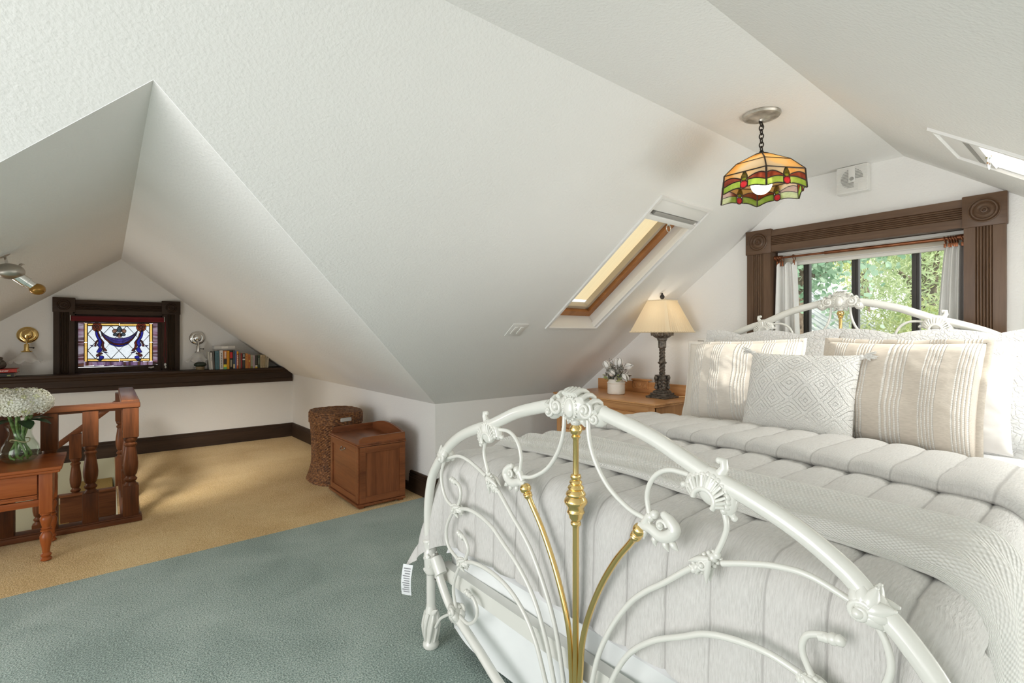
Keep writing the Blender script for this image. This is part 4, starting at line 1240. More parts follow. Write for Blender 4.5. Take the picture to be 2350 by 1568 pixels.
# swag, ribbons, rosettes and crest drawn on the right/left halves about x = 1200
def sm(pts, n=5): return [(p.x, p.y) for p in catmull([Vector((a, b_, 0)) for a, b_ in pts], n, True)]
def col(pts, mat, mirror=False, smooth=True, dd=-.008):
    for f in ((0, 1) if mirror else (0,)):
        p2 = [((2404 - a) if f else a, b_) for a, b_ in pts]
        p2 = sm(p2) if smooth else p2
        q = Z(*p2); piece(q, mat, dd, -.0035); came(q, .0028, True, dd - .001)
swag_top = [(880, 645), (950, 715), (1030, 760), (1110, 780), (1200, 785), (1290, 778), (1375, 755), (1450, 710), (1515, 648)]
swag_mid = [(1500, 690), (1430, 780), (1360, 835), (1280, 868), (1200, 875), (1115, 866), (1040, 835), (970, 780), (900, 690)]
q = Z(*(swag_top + swag_mid)); piece(q, 'glass_violet', -.008, -.0035); came(q, .003, True, -.009)
came(Z((950, 715), (1040, 790), (1130, 830), (1200, 838), (1280, 830), (1370, 785), (1450, 712)), .002, False, -.009)
red = swag_mid[::-1] + [(1490, 720), (1420, 815), (1350, 865), (1270, 892), (1200, 898), (1120, 890), (1040, 860), (960, 800), (905, 725)]
q = Z(*red); piece(q, 'glass_red', -.008, -.0035); came(q, .0028, True, -.009)
q = Z((1000, 830), (1040, 860), (1120, 890), (1200, 898), (1270, 892), (1350, 865), (1395, 835), (1340, 888), (1270, 918), (1200, 925), (1120, 915), (1050, 885)); piece(q, 'glass_blue', -.008, -.0035); came(q, .0028, True, -.009)
col([(805, 640), (830, 640), (838, 700), (850, 745), (895, 810), (910, 850), (900, 890), (890, 930), (918, 960), (900, 1005), (860, 1025), (820, 1015), (845, 970), (860, 930), (830, 900), (850, 850), (838, 800), (812, 750), (800, 690)], 'glass_blue', True)
col([(838, 660), (870, 720), (885, 770), (945, 850), (940, 890), (950, 940), (990, 980), (985, 1000), (940, 985), (915, 940), (900, 900), (912, 850), (890, 800), (850, 740)], 'glass_red', True)
col([(850, 812), (838, 840), (815, 880), (815, 915), (785, 915), (795, 870), (810, 830)], 'glass_red', True)
col([(705, 895), (745, 900), (780, 915), (740, 922)], 'glass_violet', True, False)
col([(930, 1005), (985, 1015), (1015, 1032), (950, 1025)], 'glass_violet', True, False)
col([(925, 1040), (890, 1060), (850, 1088), (815, 1085), (820, 1055), (850, 1040), (870, 1024)], 'glass_red', True)
col([(865, 1085), (900, 1075), (940, 1090), (935, 1120), (905, 1150), (880, 1168), (835, 1142), (865, 1125)], 'glass_blue', True)
def disc(cx, cy, r, mat, n=20, dd=-.010):
    for f in (0, 1):
        c = 2400 - cx if f else cx
        q = Z(*[(c + r * math.cos(2 * PI * k / n), cy + r * .92 * math.sin(2 * PI * k / n)) for k in range(n)])
        piece(q, mat, dd, -.0035); came(q, .003, True, dd - .001)
disc(828, 595, 82, 'glass_amber', 24, -.007); disc(828, 595, 58, 'glass_yellow', 20, -.010); disc(828, 595, 30, 'glass_amber', 14, -.014)
col([(1205, 580), (1245, 630), (1235, 665), (1205, 680), (1170, 665), (1165, 625)], 'glass_teal')
col([(1165, 640), (1120, 630), (1088, 650), (1100, 690), (1150, 680)], 'glass_rose', True)
col([(1100, 715), (1130, 690), (1170, 705), (1190, 730), (1160, 745), (1110, 740)], 'glass_teal', True)
col([(1205, 690), (1240, 715), (1235, 755), (1205, 772), (1172, 755), (1170, 715)], 'glass_rose')
came_o = cames.out('lead_came', 'lead', w2, smooth=60)
# latch and window stay
g = B(); c = zg(440, 850); g.box(c[0] - .012, c[0] + .006, YG - .045, YG - .024, c[1] - .05, c[1] + .03, .004); g.tube([(c[0], YG - .045, c[1]), (c[0] + .01, YG - .065, c[1] + .03)], .006, 8); g.out('latch', 'dark_iron', w2)
g = B(); c = zg(1735, 1275); g.tube([(c[0] - .02, YG - .03, c[1] + .004), (c[0], YG - .05, c[1]), (c[0] + .02, YG - .045, c[1] + .006)], [.007, .010, .007], 8); g.ball((c[0] + .02, YG - .045, c[1] + .006), .009, 2); g.out('window_stay', 'white_plastic', w2)
# red roller shade
rs = thing('window_blind', 'dark red roller blind pulled up above the stained glass', 'blind', (0.1, YU - .03, 1.44))
RO = Vector((.1, YU - .03, 1.44))
p0 = onY(163, 727, YU - .03); p1 = onY(376, 736, YU - .03)
cloth('shade_red', (.13, .016, .02), (.16, .022, .026), (90, 90, 90), .15)
g = B(); zb = onY(163, 737, YU - .03).z; zt_ = p0.z + .005
g.box(p0.x, p1.x, YU - .05, YU - .046, zb, zt_ - .03); g.tube([(p0.x, YU - .03, zt_ - .015), (p1.x, YU - .03, zt_ - .015)], .021, 14); g.out('shade_cloth', 'shade_red', rs, RO)
g = B(); g.box(p0.x - .006, p0.x - .001, YU - .06, YU - .001, zt_ - .045, zt_ + .012); g.box(p1.x + .001, p1.x + .006, YU - .06, YU - .001, zt_ - .045, zt_ + .012); g.out('bracket', 'aged_silver', rs, RO)
g = B()
cx_ = p1.x + .012
for s in (-1, 1): g.tube([(cx_ , YU - .05, zt_ - .03), (cx_ + s * .008, YU - .045, 1.2), (cx_ + s * .012, YU - .045, 1.05), (cx_, YU - .045, .945)], .003, 6)
g.out('pull_cord', 'shade_red', rs, RO)
g = B(); g.ball((cx_, YU - .045, .945), .012, 2, (1, 1, 1.5)); g.ball((cx_ + .004, YU - .045, .915), .009, 2, (1, 1, 1.6)); g.out('cord_pull', 'white_plastic', rs, RO)

# ================================================================== wall lamps
m, nt, b = _new('frosted_glass')
b.inputs['Base Color'].default_value = (.86, .85, .82, 1); b.inputs['Roughness'].default_value = .35; b.inputs['Alpha'].default_value = .45
def sconce(u, v, metal, label):
    p = onY(u, v, YU); R0 = Vector((p.x, YU, p.z))
    t = thing('wall_sconce', label, 'wall lamp', R0, 0, 'wall lamps beside the stained glass')
    Mf = rotM('X', 90)
    g = B(); g.lathe([(0, .014), (.030, .014), (.050, .022), (.062, .020), (.078, .012), (.082, .004), (.082, 0)], 28, Mf @ Matrix.Scale(1.0, 4))
    g.out('back_plate', metal, t, smooth=40)
    g = B(); g.ball((0, -.025, .005), .045, 2, (1, .55, 1.25)); g.out('boss', metal, t, smooth=60)
    g = B(); g.tube(catmull([(0, -.03, -.02), (0, -.07, -.045), (0, -.085, -.08), (0, -.085, -.11)], 6), .008, 10); g.out('arm', metal, t)
    g = B(); g.lathe([(0, -.09), (.018, -.09), (.020, -.10), (.020, -.145), (.024, -.148), (.024, -.155), (.038, -.158), (.044, -.166), (.036, -.170), (0, -.170)], 20, T(0, -.085, 0)); s = g.out('socket', metal, t)
    g = B(); g.tube([(.018, -.09, -.125), (.05, -.095, -.128)], .004, 8); g.ball((.05, -.095, -.128), .008, 2); g.out('key_switch', 'black', s)
    g = B()
    def shade(a, v_):
        an = a * 2 * PI; rr = .034 + .062 * v_ ** .8 + .03 * max(0, v_ - .6) * 2
        rr *= 1 + .10 * v_ ** 2 * math.sin(an * 8)
        return Vector((rr * math.cos(an), -.085 + rr * math.sin(an) * .95, -.168 - .10 * v_ + .014 * v_ ** 3 * math.cos(an * 8)))
    g.grid(64, 12, shade, closed_u=True, uv=False); g.out('shade', 'frosted_glass', t, smooth=80)
    return t
sconce(63.5, 769, 'brass', 'brass wall lamp with ruffled glass shade above the red book')
sconce(452.5, 776, 'chrome', 'silver wall lamp with ruffled glass shade above the light switch')

# ================================================================== ledge objects
ZLG = .878
YBK = YL - .02                                               # spines stand here
books = [ # x0 x1 (drawing px at the foot), top y, lean, colour
 (480, 505, 640, 5, (.55, .55, .50)), (505, 552, 655, 3, (.66, .65, .62)), (556, 592, 625, 2, (.13, .12, .11)), (602, 686, 618, 1.0, (.10, .20, .24)), (700, 776, 605, 1.0, (.72, .71, .70)),
 (780, 852, 612, 0, (.62, .20, .04)), (857, 908, 612, 0, (.72, .34, .02)), (915, 978, 605, 0, (.03, .025, .02)), (988, 1030, 605, 0, (.06, .09, .12)), (1034, 1060, 622, 0, (.08, .16, .42)), (1062, 1104, 625, 0, (.60, .13, .04)),
 (1112, 1150, 655, 0, (.22, .17, .12)), (1152, 1186, 665, 0, (.25, .03, .03)), (1190, 1248, 668, 0, (.05, .05, .045)), (1252, 1306, 672, 0, (.62, .26, .07)), (1310, 1362, 690, 0, (.50, .17, .05)), (1366, 1412, 705, 0, (.36, .37, .28)),
 (1416, 1456, 712, 0, (.52, .42, .46)), (1462, 1516, 712, 0, (.05, .05, .04)), (1522, 1566, 712, 0, (.05, .08, .05)), (1572, 1622, 705, 0, (.50, .40, .25)), (1624, 1676, 705, -1, (.46, .36, .21)), (1682, 1706, 710, -2, (.55, .48, .34)), (1712, 1746, 715, -4, (.50, .44, .33))]
blabels = ['thin grey-green book leaning at the end beside the green dish', 'slim white paperback leaning against a dark book', 'dark grey book left of the wide teal volume', 'wide teal blue book standing beside a white one', 'wide white book with dark vertical lettering',
 'orange and white paperback with a yellow and green foot', 'plain bright orange book on the dark ledge', 'black book with a red panel on its spine', 'dark slate book with a cream patch low on its spine', 'thin bright blue book beside the red-orange one', 'red-orange paperback with an ochre top band',
 'dull brown book right of the red-orange paperback', 'narrow dark red book on the dark ledge', 'black book with a white band across its spine', 'light orange-tan paperback beside the banded black book', 'rust orange paperback with a yellow dot', 'pale olive paperback with a green foot',
 'pale lilac paperback on the dark ledge', 'black book with an orange and white block at its foot', 'very dark green paperback next to the tan books', 'wide tan paperback at the low end of the row', 'tan cream-spined paperback beside the low end', 'thin cream paperback leaning toward the slope', 'last thin cream book of the row under the slope']
def bpx(zx, zy, Y=YBK): return onY(430 + zx * .10638, 740 + zy * .10638, Y)
for i, ((a, b_, tpy, lean, c), lab) in enumerate(zip(books, blabels)):
    xa, xb = bpx(a, 1030).x, bpx(b_, 1030).x; hgt_ = bpx((a + b_) / 2, tpy).z - ZLG; w_ = xb - xa
    mt = 'book_%02d' % i; noisy(mt, tuple(q * .9 for q in c), c, 60, .5, 0.0)
    dep = .15 if i > 10 else .165
    t = thing('book', lab, 'book', (xa, YBK, ZLG), 0, 'books standing on the ledge')
    g = B(); g.box(0, w_, 0, dep, 0, hgt_, .0015); g.out('cover', mt, t)
    g = B(); g.box(w_ * .12, w_ * .88, .004, dep + .001, -.0 + .003, hgt_ + .0006); 
    if 'paper_cream' not in MATS: plain('paper_cream', (.70, .65, .54), .9)
    g.out('pages', 'paper_cream', t, smooth=0)
    t.rotation_euler = (0, math.radians(-lean * .9), 0)
    # spine blocks and lettering bars
    def bar(u0, u1, v0, v1, colr, nm='spine_panel'):
        key = 'ink_%d_%d_%d' % tuple(int(q * 50) for q in colr)
        if key not in MATS: plain(key, colr, .6)
        g = B(); g.box(w_ * u0, w_ * u1, -.0012, .0005, hgt_ * v0, hgt_ * v1); g.out(nm, key, t, smooth=0)
    if i == 4:
        for k in range(9): bar(.42, .68, .10 + .088 * k, .10 + .088 * k + .058, (.12, .11, .11), 'spine_lettering')
    if i == 1:
        for k in range(4): bar(.4, .65, .5 + .06 * k, .54 + .06 * k, (.2, .2, .2), 'spine_lettering')
    if i == 3:
        for k in range(12): bar(.45, .6, .12 + .065 * k, .12 + .065 * k + .04, (.04, .09, .11), 'spine_lettering')
    if i == 5:
        bar(.05, .95, .0, .12, (.15, .5, .2)); bar(.05, .95, .12, .26, (.80, .70, .05)); bar(.05, .95, .26, .56, (.04, .035, .03))
        for k in range(8): bar(.3, .8, .60 + .045 * k, .60 + .045 * k + .028, (.80, .78, .72), 'spine_lettering')
    if i == 6:
        for k in range(10): bar(.42, .6, .15 + .075 * k, .15 + .075 * k + .045, (.45, .14, .01), 'spine_lettering')
    if i == 7:
        bar(.05, .95, .58, .90, (.55, .03, .03)); bar(.2, .8, .12, .50, (.30, .28, .20))
    if i == 8: bar(.1, .9, .03, .26, (.72, .55, .28))
    if i == 10:
        bar(.05, .95, .86, .98, (.75, .38, .03))
        for k in range(6): bar(.3, .7, .2 + .1 * k, .2 + .1 * k + .07, (.78, .66, .55), 'spine_lettering')
    if i == 13: bar(.05, .95, .56, .64, (.70, .70, .66)); bar(.25, .75, .75, .95, (.4, .4, .38))
    if i in (14, 15, 16, 17, 20, 21):
        for k in range(7): bar(.4, .62, .15 + .1 * k, .15 + .1 * k + .06, tuple(q * .45 for q in c), 'spine_lettering')
    if i == 15: bar(.25, .75, .46, .58, (.80, .58, .10))
    if i == 16: bar(.05, .95, .0, .14, (.20, .24, .05))
    if i == 18: bar(.05, .95, .0, .12, (.75, .50, .05)); bar(.1, .9, .12, .22, (.7, .68, .62))
    if i == 19:
        for k in range(5): bar(.3, .7, .3 + .1 * k, .3 + .1 * k + .06, (.5, .5, .42), 'spine_lettering')
# book lying flat on top of the row
xa, xb = bpx(580, 560, YBK + .02).x, bpx(1028, 560, YBK + .02).x; zt0 = bpx(800, 600, YBK + .02).z
t = thing('book', 'white and grey books lying flat across the tops of the row', 'book', (xa, YBK + .02, zt0 + .002))
plain('book_white', (.60, .60, .59), .5); plain('book_grey', (.42, .41, .40), .5)
g = B(); g.box(0, xb - xa + .05, .01, .15, .0, .014, .001); g.out('lower_cover', 'book_grey', t)
g = B(); g.box(.0, xb - xa, .0, .14, .0145, .046, .0015); g.out('upper_cover', 'book_white', t)
g = B(); g.box(.075, (xb - xa) * .66, -.0008, .001, .018, .042); g.out('spine_panel', 'white_trim', t)
# green dish on a wooden block
p = onY(464, 838, YBK + .02)
t = thing('covered_dish', 'small round dark green lidded dish on a pale wooden base', 'dish', (p.x - .015, YBK + .06, ZLG))
plain('green_glaze', (.018, .03, .016), .35); plain('base_tan', (.30, .22, .12), .6)
g = B(); g.lathe([(0, 0), (.040, 0), (.044, .012), (.046, .030), (.038, .040), (0, .040)], 24); g.out('base', 'base_tan', t)
g = B(); g.lathe([(0, .038), (.040, .038), (.060, .050), (.064, .062), (.056, .078), (.035, .090), (0, .094)], 28); g.out('lid', 'green_glaze', t, smooth=60)
# switch plate and outlet on the alcove walls
p = onY(445, 842, YU)
t = thing('light_switch', 'white light switch plate on the gable wall near the books', 'light switch', (p.x, YU, p.z))
g = B(); g.box(-.043, .043, -.006, 0, -.058, .062, .003); g.out('plate', 'white_plastic', t)
g = B(); g.box(-.020, .020, -.010, -.005, -.032, .036, .002); g.out('rocker', 'white_trim', t)
p = onY(309, 987, YL)
t = thing('wall_outlet', 'white outlet plate low on the half wall behind the railing', 'outlet', (p.x, YL, p.z))
g = B(); g.box(-.036, .036, -.006, 0, -.058, .058, .003); g.out('plate', 'white_plastic', t)
for s in (-1, 1):
    g = B(); g.box(-.016, .016, -.008, -.005, s * .024 - .015, s * .024 + .015, .003); g.out('socket', 'white_trim', t)
# books and dark jar at the left end of the ledge
p1_ = onY(33, 850, YBK); p2_ = onY(38, 850, YBK)
zr0, zr1 = onY(20, 856.5, YBK).z, onY(20, 848.5, YBK).z
noisy('cover_red', (.42, .03, .02), (.50, .05, .03), 40, .45, 0.); noisy('cover_black', (.02, .018, .018), (.03, .026, .025), 40, .45, 0.)
def flatbook(name, x1_, z0, z1, mt, label):
    t = thing(name, label, 'book', (x1_ - .24, YBK, z0)); hh_ = z1 - z0
    g = B(); g.box(0, .24, 0, .17, 0, .003); g.box(0, .24, 0, .17, hh_ - .003, hh_); g.box(0, .237, 0, .003, 0, hh_); g.out('cover', mt, t, smooth=0)
    g = B(); g.box(.002, .236, .004, .166, .003, hh_ - .003); g.out('pages', 'paper_cream', t, smooth=0)
    return t
za = ZLG; zb_ = onY(20, 856, YBK).z; zc_ = onY(20, 848, YBK).z
if zb_ - za < .03: zb_ = za + .034
zc_ = zb_ + .038
bk1 = flatbook('book', p1_.x, za, zb_, 'cover_black', 'black book lying flat under the red one')
bk2 = flatbook('book', p1_.x + .02, zb_ + .0005, zc_, 'cover_red', 'red book with white lettering lying on a black book')
def text_mesh(s, size, mat, parent, M, name='lettering', ext=.0004):
    cu = bpy.data.curves.new('txt', 'FONT'); cu.body = s; cu.size = size; cu.extrude = ext; cu.align_x = 'CENTER'; cu.align_y = 'CENTER'
    to = bpy.data.objects.new('txt', cu); COL.objects.link(to)
    dg = bpy.context.evaluated_depsgraph_get(); dg.update()
    me = bpy.data.meshes.new_from_object(to.evaluated_get(dg)); bpy.data.objects.remove(to)
    me.transform(M); o = bpy.data.objects.new(name, me); COL.objects.link(o); me.materials.clear(); me.materials.append(MATS[mat]); o.parent = parent
    return o
text_mesh('Cheever', .026, 'white_trim', bk2, T(.135, -.001, .019) @ rotM('X', 90))
g = B(); g.box(.19, .215, -.001, .001, .010, .022); plain('label_green', (.35, .40, .15), .6); g.out('spine_label', 'label_green', bk1)
t = thing('jar', 'dark bronze bulbous jar standing on the red book', 'jar', (p1_.x - .12, YBK + .08, zc_ + .0005))
g = B(); g.lathe([(0, 0), (.040, 0), (.052, .012), (.060, .035), (.055, .060), (.038, .080), (.030, .090), (.036, .097), (.032, .100), (0, .10)], 26); g.out('body', 'bronze', t, smooth=50)
g = B(); g.lathe([(.036, .098), (.030, .108), (.012, .115), (.008, .122), (.012, .13), (0, .136)], 20); g.out('lid', 'bronze', t, smooth=50)

# ================================================================== ceiling spotlight of the alcove
nl = (RB - RA).cross(LA - RA).normalized()
if nl.z > 0: nl = -nl
def lslope(u, v): return onP(u, v, RA, nl)
mount = lslope(8, 585)
t = thing('ceiling_spotlight', 'chrome and pewter spotlight fixed to the sloping alcove ceiling', 'spotlight', mount)
kpx = mount.y / ray(20, 620).y / FPX                         # metres per pixel there
qz = nl.to_track_quat('Z', 'Y').to_matrix().to_4x4()
g = B(); g.lathe([(0, 5 * kpx), (7 * kpx, 5 * kpx), (13 * kpx, 3 * kpx), (15 * kpx, 0)], 26, qz); g.out('canopy', 'satin_metal', t)
bl = onY(22, 623, mount.y - .06) - mount
g = B(); g.tube([nl * .01, bl * .6, bl], 3 * kpx, 12); g.out('stem', 'chrome', t)
g = B(); g.ball(bl, 22 * kpx, 3, (1.2, 1, .82)); g.out('head_bowl', 'satin_metal', t, smooth=70)
e2 = onY(86, 664, mount.y - .03) - mount
dv = (e2 - bl).normalized(); L_ = (e2 - bl).length
Mq = Matrix.Translation(bl) @ dv.to_track_quat('Z', 'Y').to_matrix().to_4x4()
g = B(); g.lathe([(12 * kpx, L_ * .2), (12 * kpx, L_ * .60), (13 * kpx, L_ * .61), (13 * kpx, L_ * .64), (9.5 * kpx, L_ * .65), (9.5 * kpx, L_ * .94), (10.5 * kpx, L_ * .95), (10.5 * kpx, L_ * .98)], 26, Mq); g.out('barrel', 'chrome', t)
g = B(); g.ball(e2, 15 * kpx, 3, (1, 1, .9)); plain('gold_glass', (.34, .17, .03), .25, .5); g.out('end_cap', 'gold_glass', t, smooth=70)
g = B(); c2 = onY(50, 607, mount.y + .02) - mount; g.tube([bl, c2], 2.5 * kpx, 8); g.ball(c2, 4 * kpx, 2, (1.3, .5, .5)); g.out('adjuster', 'satin_metal', t)
sl = bpy.data.lights.new('spot_lamp', 'SPOT'); sl.energy = 170; sl.spot_size = math.radians(48); sl.spot_blend = 1.0; sl.color = (1, .96, .88); sl.shadow_soft_size = .12
so = bpy.data.objects.new('spot_lamp', sl); COL.objects.link(so); so.location = mount + e2 + dv * 22 * kpx
so.rotation_euler = (Vector((.62, 5.55, 0)) - so.location).to_track_quat('-Z', 'Y').to_euler()

# ================================================================== stairs and railing
XN, YN = .127, 4.345
rail = thing('stair_railing', 'dark wooden stair railing with turned balusters around the stair well', 'railing', (XN, YN, 0))
RL = Vector((XN, YN, 0)); ZRL = .815
def turned(z_lo0, z_lo1, z_hi0, z_hi1, w_):
    """square foot block, turned middle, square top block"""
    g = B(); h_ = w_ / 2
    g.box(-h_, h_, -h_, h_, z_lo0, z_lo1, .004); g.box(-h_, h_, -h_, h_, z_hi0, z_hi1, .004)
    L_ = z_hi0 - z_lo1; r = h_ * .98
    pr = [(r * .9, -.004), (r * .95, .0), (r * .72, .04), (r * .62, .07), (r * .85, .10), (r * .88, .13), (r * .66, .16), (r * .60, .19), (r * .80, .22), (r * .97, .34), (r * 1.0, .44), (r * .92, .56), (r * .76, .72), (r * .70, .80), (r * .86, .83), (r * .86, .86), (r * .64, .89), (r * .84, .93), (r * .92, .97), (r * .9, 1.004)]
    g.lathe([(a, z_lo1 + b_ * L_) for a, b_ in pr], 20)
    return g
g = turned(0, .245, .575, ZRL - .03, .088); nw = g.out('newel_post', 'rail_wood_z', rail, smooth=40)
proto = turned(.03, .235, .545, ZRL - .03, .082)
bal = proto.out('baluster', 'rail_wood_z', rail, smooth=40)
bx = [onY(208, 1100, YN).x, onY(114, 1100, YN).x]
bx.append(2 * bx[1] - bx[0]); bx += [bx[2] - .2, bx[2] - .4, bx[2] - .6]
bal.location = (bx[0] - XN, 0, 0)
for x_ in bx[1:]:
    c = bal.copy(); COL.objects.link(c); c.location = (x_ - XN, 0, 0)
c = bal.copy(); COL.objects.link(c); c.location = (0, .55, 0)
g = turned(-.16, .235, .545, ZRL - .03, .085); ne = g.out('newel_post', 'rail_wood_z', rail, smooth=40); ne.location = (-.03, 1.10, 0)
g = B(); g.box(-1.6, .052, -.052, .052, ZRL - .035, ZRL, .008, seg=3); g.box(-1.6, .04, -.03, .03, ZRL - .05, ZRL - .034); g.out('handrail', 'rail_wood_x', rail)
g = B(); g.box(-.052, .052, .055, 1.16, ZRL - .035, ZRL + .008, .010, seg=3); g.box(-.03, .03, .05, 1.15, ZRL - .05, ZRL - .034); g.out('handrail', 'rail_wood_y', rail)
g = B(); g.box(-1.6, .062, -.062, .055, 0, .034, .006); g.box(-1.6, .055, -.05, .045, .03, .042, .004); g.out('base_rail', 'rail_wood_x', rail)
g = B(); g.box(-.055, .055, .05, 1.16, 0, .036, .006); g.out('base_rail', 'rail_wood_y', rail)
# sloping inner handrail with its baluster and stringer
YI = 5.45
a_ = Vector((.06, YI, .71)); b_ = Vector((-.95, YI, -.15)); dd_ = (b_ - a_).normalized()
Ms = Matrix.Translation(a_ - RL) @ dd_.to_track_quat('X', 'Z').to_matrix().to_4x4()
L_ = (b_ - a_).length
g = B(); g.box(0, L_, -.03, .03, -.03, .012, .008, M=Ms); g.out('handrail', 'rail_wood_x', rail)
for x_ in (-.20, -.42, -.64):
    zz = a_.z + (x_ - a_.x) * (b_.z - a_.z) / (b_.x - a_.x)
    g = turned(zz - .98, zz - .52, zz - .22, zz - .02, .078); o = g.out('baluster', 'rail_wood_z', rail, smooth=40); o.location = (x_ - XN, YI - YN, 0)
zs = lambda x_: a_.z + (x_ - a_.x) * (b_.z - a_.z) / (b_.x - a_.x)
g = B(); g.prism([(.05, zs(.05) - 1.0), (.05, -.16), (-.06, zs(-.06) - .74), (-.95, zs(-.95) - .74), (-.95, zs(-.95) - 1.0)], lambda q: (q[0], YI - .02, q[1]), lambda q: (q[0], YI + .02, q[1])); g.out('stringer', 'rail_wood_x', rail, RL, 0)
g = B(); g.box(-.42, .0, 1.06, 1.10, -.24, -.03, .004); g.box(-.44, .02, 1.04, 1.11, -.03, -.012, .004); g.out('landing_fascia', 'rail_wood_x', rail)
st = thing('staircase', 'gold carpeted stairs descending along the wall of the stair well', 'stairs', (0, 6.0, 0))
noisy('stair_gold', (.30, .19, .05), (.46, .32, .11), 160, 1.0, .5, .008)
for k in range(9):
    x1_ = .045 - .25 * k; z_ = -.20 - .2 * k
    g = B(); g.box(x1_ - .28, x1_, 5.50 - 6.0, 6.68 - 6.0, z_ - .20, z_, .012)
    g.out('tread', 'stair_gold', st)
    if x1_ < -1.7: break

# ================================================================== side table with vase
XT1, YT0, YT1, ZTB = -.198, 3.80, 4.265, .535
ta = thing('side_table', 'cherry side table with a drawer and turned legs by the railing', 'table', (XT1 - .35, (YT0 + YT1) / 2, 0))
TO = Vector((XT1 - .35, (YT0 + YT1) / 2, 0))
XT0 = XT1 - .72
g = B(); g.box(XT0, XT1, YT0, YT1, ZTB - .018, ZTB, .005, seg=3); g.box(XT0 + .008, XT1 - .008, YT0 + .008, YT1 - .008, ZTB - .034, ZTB - .018, .006, seg=3); g.out('table_top', 'cherry_x', ta, TO)
ax0, ax1, ay0, ay1 = XT0 + .05, XT1 - .05, YT0 + .045, YT1 - .04
g = B(); g.box(ax0, ax1, ay1 - .02, ay1, .315, ZTB - .034); g.box(ax0, ax0 + .02, ay0, ay1, .315, ZTB - .034); g.box(ax1 - .02, ax1, ay0, ay1, .315, ZTB - .034); g.box(ax0, ax1, ay0 + .004, ay0 + .02, .315, .352, .003); g.out('apron', 'cherry_x', ta, TO)
g = B(); g.box(ax0 + .055, ax1 - .055, ay0 - .004, ay0 + .018, .385, ZTB - .04, .004)
g.box(ax0 + .055, ax1 - .055, ay0 - .001, ay0 + .018, .358, .372, .003); g.box(ax0 + .055, ax1 - .055, ay0 - .002, ay0 + .018, .372, .382, .003); d_ = g.out('drawer', 'cherry_x', ta, TO)
g = B(); g.lathe([(0, .03), (.014, .028), (.018, .02), (.012, .01), (.008, 0)], 16, T((ax0 + ax1) / 2, ay0 - .004, .44) @ rotM('X', 90)); g.out('knob', 'cherry_x', d_, TO)
def tleg():
    g = B(); h_ = .029; g.box(-h_, h_, -h_, h_, .275, ZTB - .034, .004)
    g.lathe([(0, 0), (.016, 0), (.024, .004), (.026, .012), (.018, .020), (.022, .026), (.025, .034), (.016, .046), (.019, .075), (.027, .115), (.0285, .140), (.020, .158), (.017, .163), (.025, .168), (.025, .174), (.018, .179), (.024, .184), (.018, .19), (.021, .205), (.027, .228), (.027, .243), (.021, .252), (.017, .256), (.026, .262), (.026, .270), (.028, .277)], 20)
    return g
lg = tleg().out('leg', 'cherry_z', ta, smooth=40)
locs = [(ax1 - .02, ay0 + .02), (ax1 - .02, ay1 - .02), (ax0 + .02, ay0 + .02), (ax0 + .02, ay1 - .02)]
lg.location = (locs[0][0] - TO.x, locs[0][1] - TO.y, 0)
for q in locs[1:]:
    c = lg.copy(); COL.objects.link(c); c.location = (q[0] - TO.x, q[1] - TO.y, 0)
pv = onZ(46, 1060, ZTB)
va = thing('flower_vase', 'clear glass vase of white hydrangeas on the cherry side table', 'vase', pv)
VS = 1.22
def vprof(s=1.0, inner=0.0): return [(r_ * VS - inner, z_ * VS) for r_, z_ in ((.050, .004), (.066, .018), (.073, .045), (.068, .075), (.052, .105), (.043, .128), (.042, .145), (.050, .168), (.054, .178))]
g = B(); op = vprof(); ip = vprof(inner=.004)
g.lathe([(0, 0)] + [(op[0][0] * .9, 0)] + op + ip[::-1] + [(ip[0][0] * .9, .010), (0, .010)], 36); g.out('vase_body', 'vase_glass', va, smooth=60)
plain('water', (.9, .95, .92), .02); clear_glass('water', (.95, .975, .95))
g = B(); g.lathe([(0, .012)] + [(r_ - .001, z_ + .002) for r_, z_ in ip[:5]] + [(0, ip[4][1] + .002)], 30); g.out('vase_water', 'water', va, smooth=60)
noisy('stem_green', (.10, .20, .05), (.24, .36, .13), 60, .5, 0.)
rnd = random.Random(8)
for k in range(7):
    a = 2 * PI * k / 7; g = B()
    g.tube(catmull([(.035 * math.cos(a + 2.4), .035 * math.sin(a + 2.4), .018), (.045 * math.cos(a + 1.8), .045 * math.sin(a + 1.8), .05), (.02 * math.cos(a), .02 * math.sin(a), .16), (.05 * math.cos(a), .05 * math.sin(a), .27)], 6), .0065, 8)
    g.out('stem', 'stem_green', va, smooth=60)
g = B(); g.tube([(.042 * math.cos(a), .034 * math.sin(a), .125 + .01 * math.sin(2 * a)) for a in [2 * PI * i / 24 for i in range(24)]], .003, 6, closed=True); plain('twine', (.6, .48, .3), .9); g.out('twine_tie', 'twine', va)
noisy('petal_white', (.80, .80, .66), (.88, .88, .82), 9, .8, 0., spec=.2)
noisy('petal_lime', (.66, .70, .30), (.82, .84, .60), 9, .8, 0., spec=.2)
noisy('leaf_dark', (.012, .035, .012), (.03, .075, .028), 20, .4, .1)
